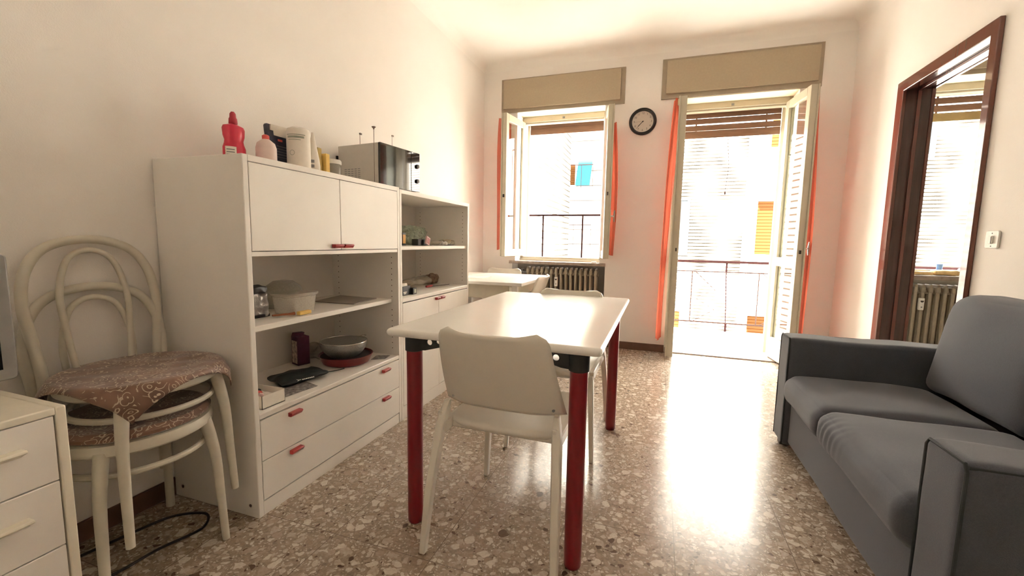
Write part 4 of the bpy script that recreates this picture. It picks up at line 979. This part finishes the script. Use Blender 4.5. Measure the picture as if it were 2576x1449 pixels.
g = G().box(-1.585,1.195,ZL,-1.415,1.302,ZL+0.003).box(-1.585,1.195,ZL,-1.583,1.302,ZL+0.052).box(-1.417,1.195,ZL,-1.415,1.302,ZL+0.052).box(-1.585,1.195,ZL,-1.415,1.197,ZL+0.052).box(-1.585,1.300,ZL,-1.415,1.302,ZL+0.052)
g.ob('tray', 'paper', r)
for (x, y, s, m, nm) in ((-1.50,1.25,0.018,'coral','red_piece'),(-1.53,1.27,0.016,'blackp','dark_piece'),(-1.47,1.235,0.016,'pinkc','pink_piece'),(-1.55,1.235,0.018,'pict','paper_scrap')):
    G().rbox((x,y,ZL+0.036), (s*1.6,s*1.4,s*1.2), s*0.4, 4, crum(0.006, 50, x*10)).ob(nm, m, r)
G().rbox((-1.51,1.25,ZL+0.018), (0.12,0.09,0.028), 0.008, 6, crum(0.005, 40, 3)).ob('filling', 'paper', r)
G().prism([(-1.475,1.935),(-1.412,1.975),(-1.430,2.050),(-1.50,2.02)], 'z', ZL, ZL+0.0015).ob('printed_card', 'printed', None, loc=(-1.45,1.98,ZL), label='small printed card lying right of the red pan', cat='card')

# ------------------------------------------------------------------ upper shelf of the smaller cabinet (z = 1.032)
ZU = 1.033
r = thing('spice_box', 'small black box with an orange label at the left end of the upper shelf', 'box', (-1.60, 2.44, ZU))
G().box(-1.625,2.410,ZU,-1.575,2.448,ZU+0.082).ob('carton', 'blackp', r, bevel=0.001)
G().box(-1.575,2.414,ZU+0.012,-1.5742,2.446,ZU+0.070).box(-1.62,2.4092,ZU+0.012,-1.578,2.4105,ZU+0.070).ob('orange_front', 'orangeb', r, label='orange label')
G().rbox((-1.64,2.645,ZU+0.062), (0.13,0.18,0.12), 0.03, 26, lambda p, q: crum(0.016, 60, 2)(crum(0.032, 22, 5)(p, q), q)).ob('green_bag', 'green', None, loc=(-1.63,2.66,ZU), label='crumpled greenish plastic bag on the upper shelf', cat='bag', smooth=20)
G().rbox((-1.545,2.575,ZU+0.022), (0.05,0.13,0.042), 0.004, 4).ob('dark_box', 'blackp', None, loc=(-1.545,2.575,ZU), label='flat dark box in front of the greenish bag', cat='box')
r = thing('card_pack', 'tilted small pink bordered picture pack leaning beside the dark box', 'packet', (-1.50, 2.60, ZU))
mt = Matrix.Translation((-1.50, 2.60, ZU+0.032)) @ Matrix.Rotation(math.radians(-20), 4, 'X')
g = G(); g.m = mt; g.box(-0.006,-0.024,-0.026,0.006,0.024,0.026); g.ob('pack', 'pinkc', r, bevel=0.001)
g = G(); g.m = mt; g.box(0.006,-0.018,-0.019,0.0068,0.018,0.019); g.ob('picture', 'rose', r)
r = thing('crumpled_wrapper', 'flat crumpled clear wrapper lying in the middle of the upper shelf', 'wrapper', (-1.52, 2.70, ZU))
G().rbox((-1.505,2.755,ZU+0.016), (0.10,0.13,0.026), 0.010, 12, crum(0.010, 30, 2)).ob('film', 'clearb', r)
r = thing('snack_bag', 'small clear and yellow snack bag at the right of the upper shelf', 'bag', (-1.50, 2.93, ZU))
G().rbox((-1.515,2.905,ZU+0.022), (0.08,0.13,0.038), 0.014, 10, crum(0.010, 30, 6)).ob('film', 'clearb', r)
G().rbox((-1.505,2.925,ZU+0.028), (0.03,0.035,0.026), 0.008, 4, crum(0.004, 40, 6)).ob('yellow_contents', 'yellow', r)

# ------------------------------------------------------------------ worktop of the smaller cabinet (z = 0.730)
ZW = 0.731
r = thing('tissue_box', 'small black tissue box with a tissue sticking out, left on the worktop', 'box', (-1.475, 2.27, ZW))
G().box(-1.520,2.222,ZW,-1.452,2.302,ZW+0.055).ob('carton', 'blackp', r, bevel=0.001)
G().rbox((-1.486,2.262,ZW+0.060), (0.045,0.055,0.018), 0.006, 6, crum(0.006, 60, 1)).ob('tissue', 'paper', r)
G().box(-1.452,2.226,ZW+0.016,-1.4513,2.262,ZW+0.022).box(-1.452,2.230,ZW+0.008,-1.4513,2.256,ZW+0.013).box(-1.518,2.2212,ZW+0.010,-1.49,2.2222,ZW+0.05).ob('print', 'paper', r)
r = thing('black_box', 'tiny black box touching the right side of the tissue box', 'box', (-1.445, 2.325, ZW))
G().box(-1.475,2.304,ZW,-1.432,2.345,ZW+0.040).ob('carton', 'blackp', r, bevel=0.001)
G().box(-1.432,2.316,ZW+0.008,-1.4312,2.336,ZW+0.032).ob('print', 'sage', r)
g = G(); g.m = Matrix.Translation((-1.70, 2.60, ZW)) @ Matrix.Rotation(math.radians(12), 4, 'X')
g.m = Matrix.Translation((-1.72, 2.122, ZW+0.004)) @ Matrix.Rotation(math.radians(-6), 4, 'X')
g.prism(rrect(-0.11, 0, 0.11, 0.21, 0.02), 'y', 0.012, 0.020); g.ob('chopping_board', 'tray', None, bevel=0.002, loc=(-1.72,2.13,ZW), label='grey board leaning against the inner left side above the worktop', cat='board')
r = thing('long_bag', 'long clear bag with brown contents at one end lying on the worktop', 'bag', (-1.62, 2.80, ZW))
def lb_(p, q): 
    p = p+noise.noise_vector(Vector((p.x*20, p.y*14, p.z*20)))*0.014; p.z *= 0.8+0.25*q.y; p.z = max(p.z, -0.036); return p
G().rbox((-1.66,2.745,ZW+0.040), (0.10,0.34,0.072), 0.03, 16, lb_).ob('film', 'clearb', r)
G().rbox((-1.63,2.885,ZW+0.045), (0.085,0.105,0.075), 0.03, 10, crum(0.012, 40, 9)).ob('brown_contents', 'brownf', r)
r = thing('knife', 'black bladed knife with red handle lying in front of the long clear bag', 'knife', (-1.55, 2.80, ZW))
G().prism([(-1.545,2.74),(-1.500,2.925),(-1.506,2.93),(-1.556,2.745)], 'z', ZW+0.004, ZW+0.007).ob('blade', 'blackp', r)
G().rbox((-1.555,2.715,ZW+0.009), (0.018,0.085,0.014), 0.005, 4).ob('grip', 'red', r, label='red grip')

# ------------------------------------------------------------------ kitchen window sill
ZK = KZ0+0.006
r = thing('bread_bag', 'yellow loaf in a clear bag lying on the kitchen window sill', 'bread', (2.22, 4.44, ZK))
G().rbox((2.235,4.455,ZK+0.022), (0.17,0.09,0.042), 0.018, 10, crum(0.006, 30, 2)).ob('loaf', 'bread', r)
r = thing('biscuit_pack', 'flat pale yellow packet left of the loaf on the kitchen window sill', 'packet', (2.08, 4.44, ZK))
G().rbox((2.075,4.45,ZK+0.015), (0.13,0.08,0.028), 0.008, 6, crum(0.003, 30, 5)).ob('wrapper', 'bread', r)
r = thing('blue_cup', 'small blue plastic cup on the kitchen window sill', 'cup', (2.245, 4.56, ZK))
G().lathe([(0,0),(0.018,0),(0.023,0.045),(0.021,0.045),(0.016,0.003),(0,0.003)], (2.245,4.56,ZK+0.045), 20).lathe([(0,0),(0.025,0),(0.025,0.045),(0,0.045)], (2.245,4.56,ZK), 20).ob('cup_body', 'blue', r)
r = thing('grey_pouch', 'crumpled dark grey pouch at the right end of the loaf on the kitchen window sill', 'bag', (2.36, 4.45, ZK))
G().rbox((2.355,4.45,ZK+0.030), (0.07,0.08,0.055), 0.015, 8, crum(0.012, 30, 4)).ob('film', 'tray', r)
r = thing('sauce_bottle', 'dark green bottle with a white label on the kitchen window sill', 'bottle', (2.425, 4.46, ZK))
G().lathe([(0,0),(0.026,0),(0.030,0.006),(0.030,0.11),(0.022,0.135),(0.013,0.15),(0,0.15)], (2.425,4.46,ZK), 24).ob('body', 'bottlegreen', r)
G().lathe([(0,0.145),(0.016,0.145),(0.016,0.175),(0,0.176)], (2.425,4.46,ZK), 20).ob('cap', 'bottlegreen', r)
G().lathe([(0.0305,0.035),(0.0308,0.035),(0.0308,0.10),(0.0305,0.10)], (2.425,4.46,ZK), 24).ob('paper_label', 'paper', r)
G().rbox((-0.62,4.43,0.873), (0.055,0.03,0.014), 0.006, 4, crum(0.003, 60, 4)).ob('tape_dispenser', 'white', None, loc=(-0.62,4.43,0.866), label='tiny white object lying on the brown marble sill below the left window', cat='ornament')

# ------------------------------------------------------------------ outside
M.update(
    conc=mat('balcony_tile', (0.62, 0.58, 0.52), 0.7, var=0.05, vs=8), fac=facade_mat('brick_facade', (0.52, 0.47, 0.40), (0.0125, 0.0105, 0.0075)), fac2=facade_mat('brick_corner', (0.52, 0.47, 0.40), (0.060, 0.054, 0.042), 0.15, 0.25),
    facw=facade_mat('far_facade', (0.50, 0.48, 0.42), (0.08, 0.07, 0.06), 0.6, 0.06), plaster=mat('pale_plaster', (0.58, 0.55, 0.50), 0.9, var=0.02),
    shut=facade_mat('orange_shutter', (0.050, 0.023, 0.0085), (0.035, 0.013, 0.004), 0.075, 0.3), awn=mat('blue_awning', (0.022, 0.075, 0.10), 0.8, var=0.05, spec=0.0),
    wind=mat('pale_window', (0.024, 0.026, 0.026), 0.6, spec=0.0), roof=mat('roof_red', (0.25, 0.1, 0.07), 0.9),
)
G().box(-2.6, YO, -0.22, 3.9, 5.98, -0.02).ob('balcony_floor', 'conc', kind='structure')
G().box(-14, 5.99, -6.2, 22, 30, -6.0).ob('courtyard_ground', 'conc', kind='structure')
rl = thing('balcony_railing', 'thin brown iron railing along the balcony outside the open door', 'railing', (0.6, 5.93, -0.02))
G().box(-0.35, 5.915, 0.848, 3.4, 5.955, 0.876).ob('handrail', 'iron', rl)
G().tube([(-0.35,5.935,0.735),(3.4,5.935,0.735)], 0.008, 8).tube([(-0.35,5.935,0.085),(3.4,5.935,0.085)], 0.010, 8).ob('rails', 'ironp', rl)
for x in (-0.33, 0.822, 1.975, 3.1):
    G().box(x-0.010, 5.925, 0.735, x+0.010, 5.945, 0.862).box(x+0.02, 5.925, -0.02, x+0.045, 5.945, 0.085).tube([(x, 5.935, 0.735), (x+0.03, 5.935, 0.085)], 0.006, 8).ob('post', 'iron', rl)
for k in range(-1, 5):
    a = 0.43+k*0.76
    G().tube([(a,5.935,0.735),(a,5.935,0.085)], 0.0065, 6).ob('baluster', 'ironp', rl)
    G().tube([(a+0.04,5.935,0.73),(a+0.28,5.935,0.50),(a+0.04,5.935,0.40),(a+0.28,5.935,0.25),(a+0.04,5.935,0.09)], 0.005, 6).ob('scroll', 'ironp', rl)
gr = thing('window_guard', 'dark iron guard rail outside the left window', 'railing', (-1.05, 4.90, 0.93))
G().box(-1.72, 4.892, 1.372, -0.52, 4.908, 1.392).ob('handrail', 'iron', gr)
for x in (-1.715, -1.475, -1.293, -0.83, -0.525): G().box(x-0.008, 4.892, 0.80, x+0.008, 4.908, 1.372).ob('post', 'iron', gr)
G().tube([(0.604,4.90,2.42),(0.610,4.90,2.10),(0.632,4.90,1.86),(0.613,4.90,1.62)], 0.0022, 6).lathe([(0,0),(0.010,0.002),(0.007,0.03),(0.003,0.035)], (0.613,4.90,1.585), 12).ob('pull_cord', 'ironp', None, loc=(0.61,4.9,1.6), label='thin pull cord with a small dark weight hanging outside the balcony door', cat='cord')
def win(parent, x0, x1, z0, z1, y, m='wind', name='window'):
    f = G().prism([(x0-0.05,z0-0.05),(x1+0.05,z0-0.05),(x1+0.05,z1+0.05),(x0-0.05,z1+0.05)], 'y', y-0.04, y, holes=[[(x0,z0),(x0,z1),(x1,z1),(x1,z0)]]).ob(name, 'plaster', parent)
    G().box(x0, y-0.02, z0, x1, y-0.005, z1).ob('shutter', m, f, smooth=0)
def small_balcony(parent, x0, x1, z, y, dep):
    b = G().box(x0, y-dep, z-0.12, x1, y, z).ob('balcony_slab', 'plaster', parent)
    g = G().box(x0, y-dep, z+0.88, x1, y-dep+0.03, z+0.91)
    n = int((x1-x0)/0.35)
    for k in range(n+1): x = x0+(x1-x0)*k/n; g.box(x-0.008, y-dep, z, x+0.008, y-dep+0.02, z+0.9)
    g.ob('railing', 'ironp', b)
A = thing('apartment_building', 'pale building with horizontal brick courses facing the open balcony door', 'building', (0.3, 11, -6))
G().box(-1.0, 11, -6, 1.80, 16, 11).ob('wall', 'fac', A, smooth=0)
win(A, -0.1, 0.60, 0.87, 2.11, 11); win(A, -0.1, 0.56, -0.98, -0.53, 11, 'shut')
B = thing('apartment_building', 'white plastered building with orange roller shutters right of the brick building', 'building', (3.0, 11.9, -6))
G().box(1.80, 11.6, -6, 4.40, 17, 11).ob('wall', 'plaster', B, smooth=0)
win(B, 2.17, 2.90, 0.87, 2.12, 11.6, 'shut'); win(B, 2.13, 2.90, -1.10, -0.62, 11.6, 'shut'); win(B, 2.35, 3.1, 3.35, 4.2, 11.6, 'shut')
small_balcony(B, 1.95, 3.6, -0.25, 11.6, 0.7); small_balcony(B, 1.95, 3.6, 2.85, 11.6, 0.7)
Cc = thing('apartment_building', 'pale brick building seen through the kitchen window', 'building', (7, 11, -6))
G().box(4.40, 11, -6, 11, 16, 11).ob('wall', 'fac', Cc, smooth=0)
win(Cc, 4.55, 5.05, 2.95, 4.0, 11, 'wind')
Dd = thing('apartment_building', 'brick corner of a tall building at the left edge of the window view', 'building', (-6, 10, -6))
G().box(-9, 9.0, -6, -2.50, 12.4, 11).ob('wall', 'fac2', Dd, smooth=0)
Ee = thing('apartment_building', 'distant pale building with a blue awning and small balconies', 'building', (-4, 18, -6))
G().box(-12, 18, -6, 3.0, 23, 13).ob('wall', 'facw', Ee, smooth=0)
win(Ee, -3.72, -3.42, 3.45, 4.30, 18, 'shut')
aw = G().prism([(18,4.45),(17.98,4.45),(17.35,3.35),(17.37,3.35)], 'x', -3.30, -2.72).ob('awning', 'awn', Ee, label='blue sun awning')
small_balcony(Ee, -3.95, -2.6, 3.25, 18, 0.7); small_balcony(Ee, -4.0, -2.6, 5.6, 18, 0.7); small_balcony(Ee, -4.0, -2.6, 0.9, 18, 0.7)
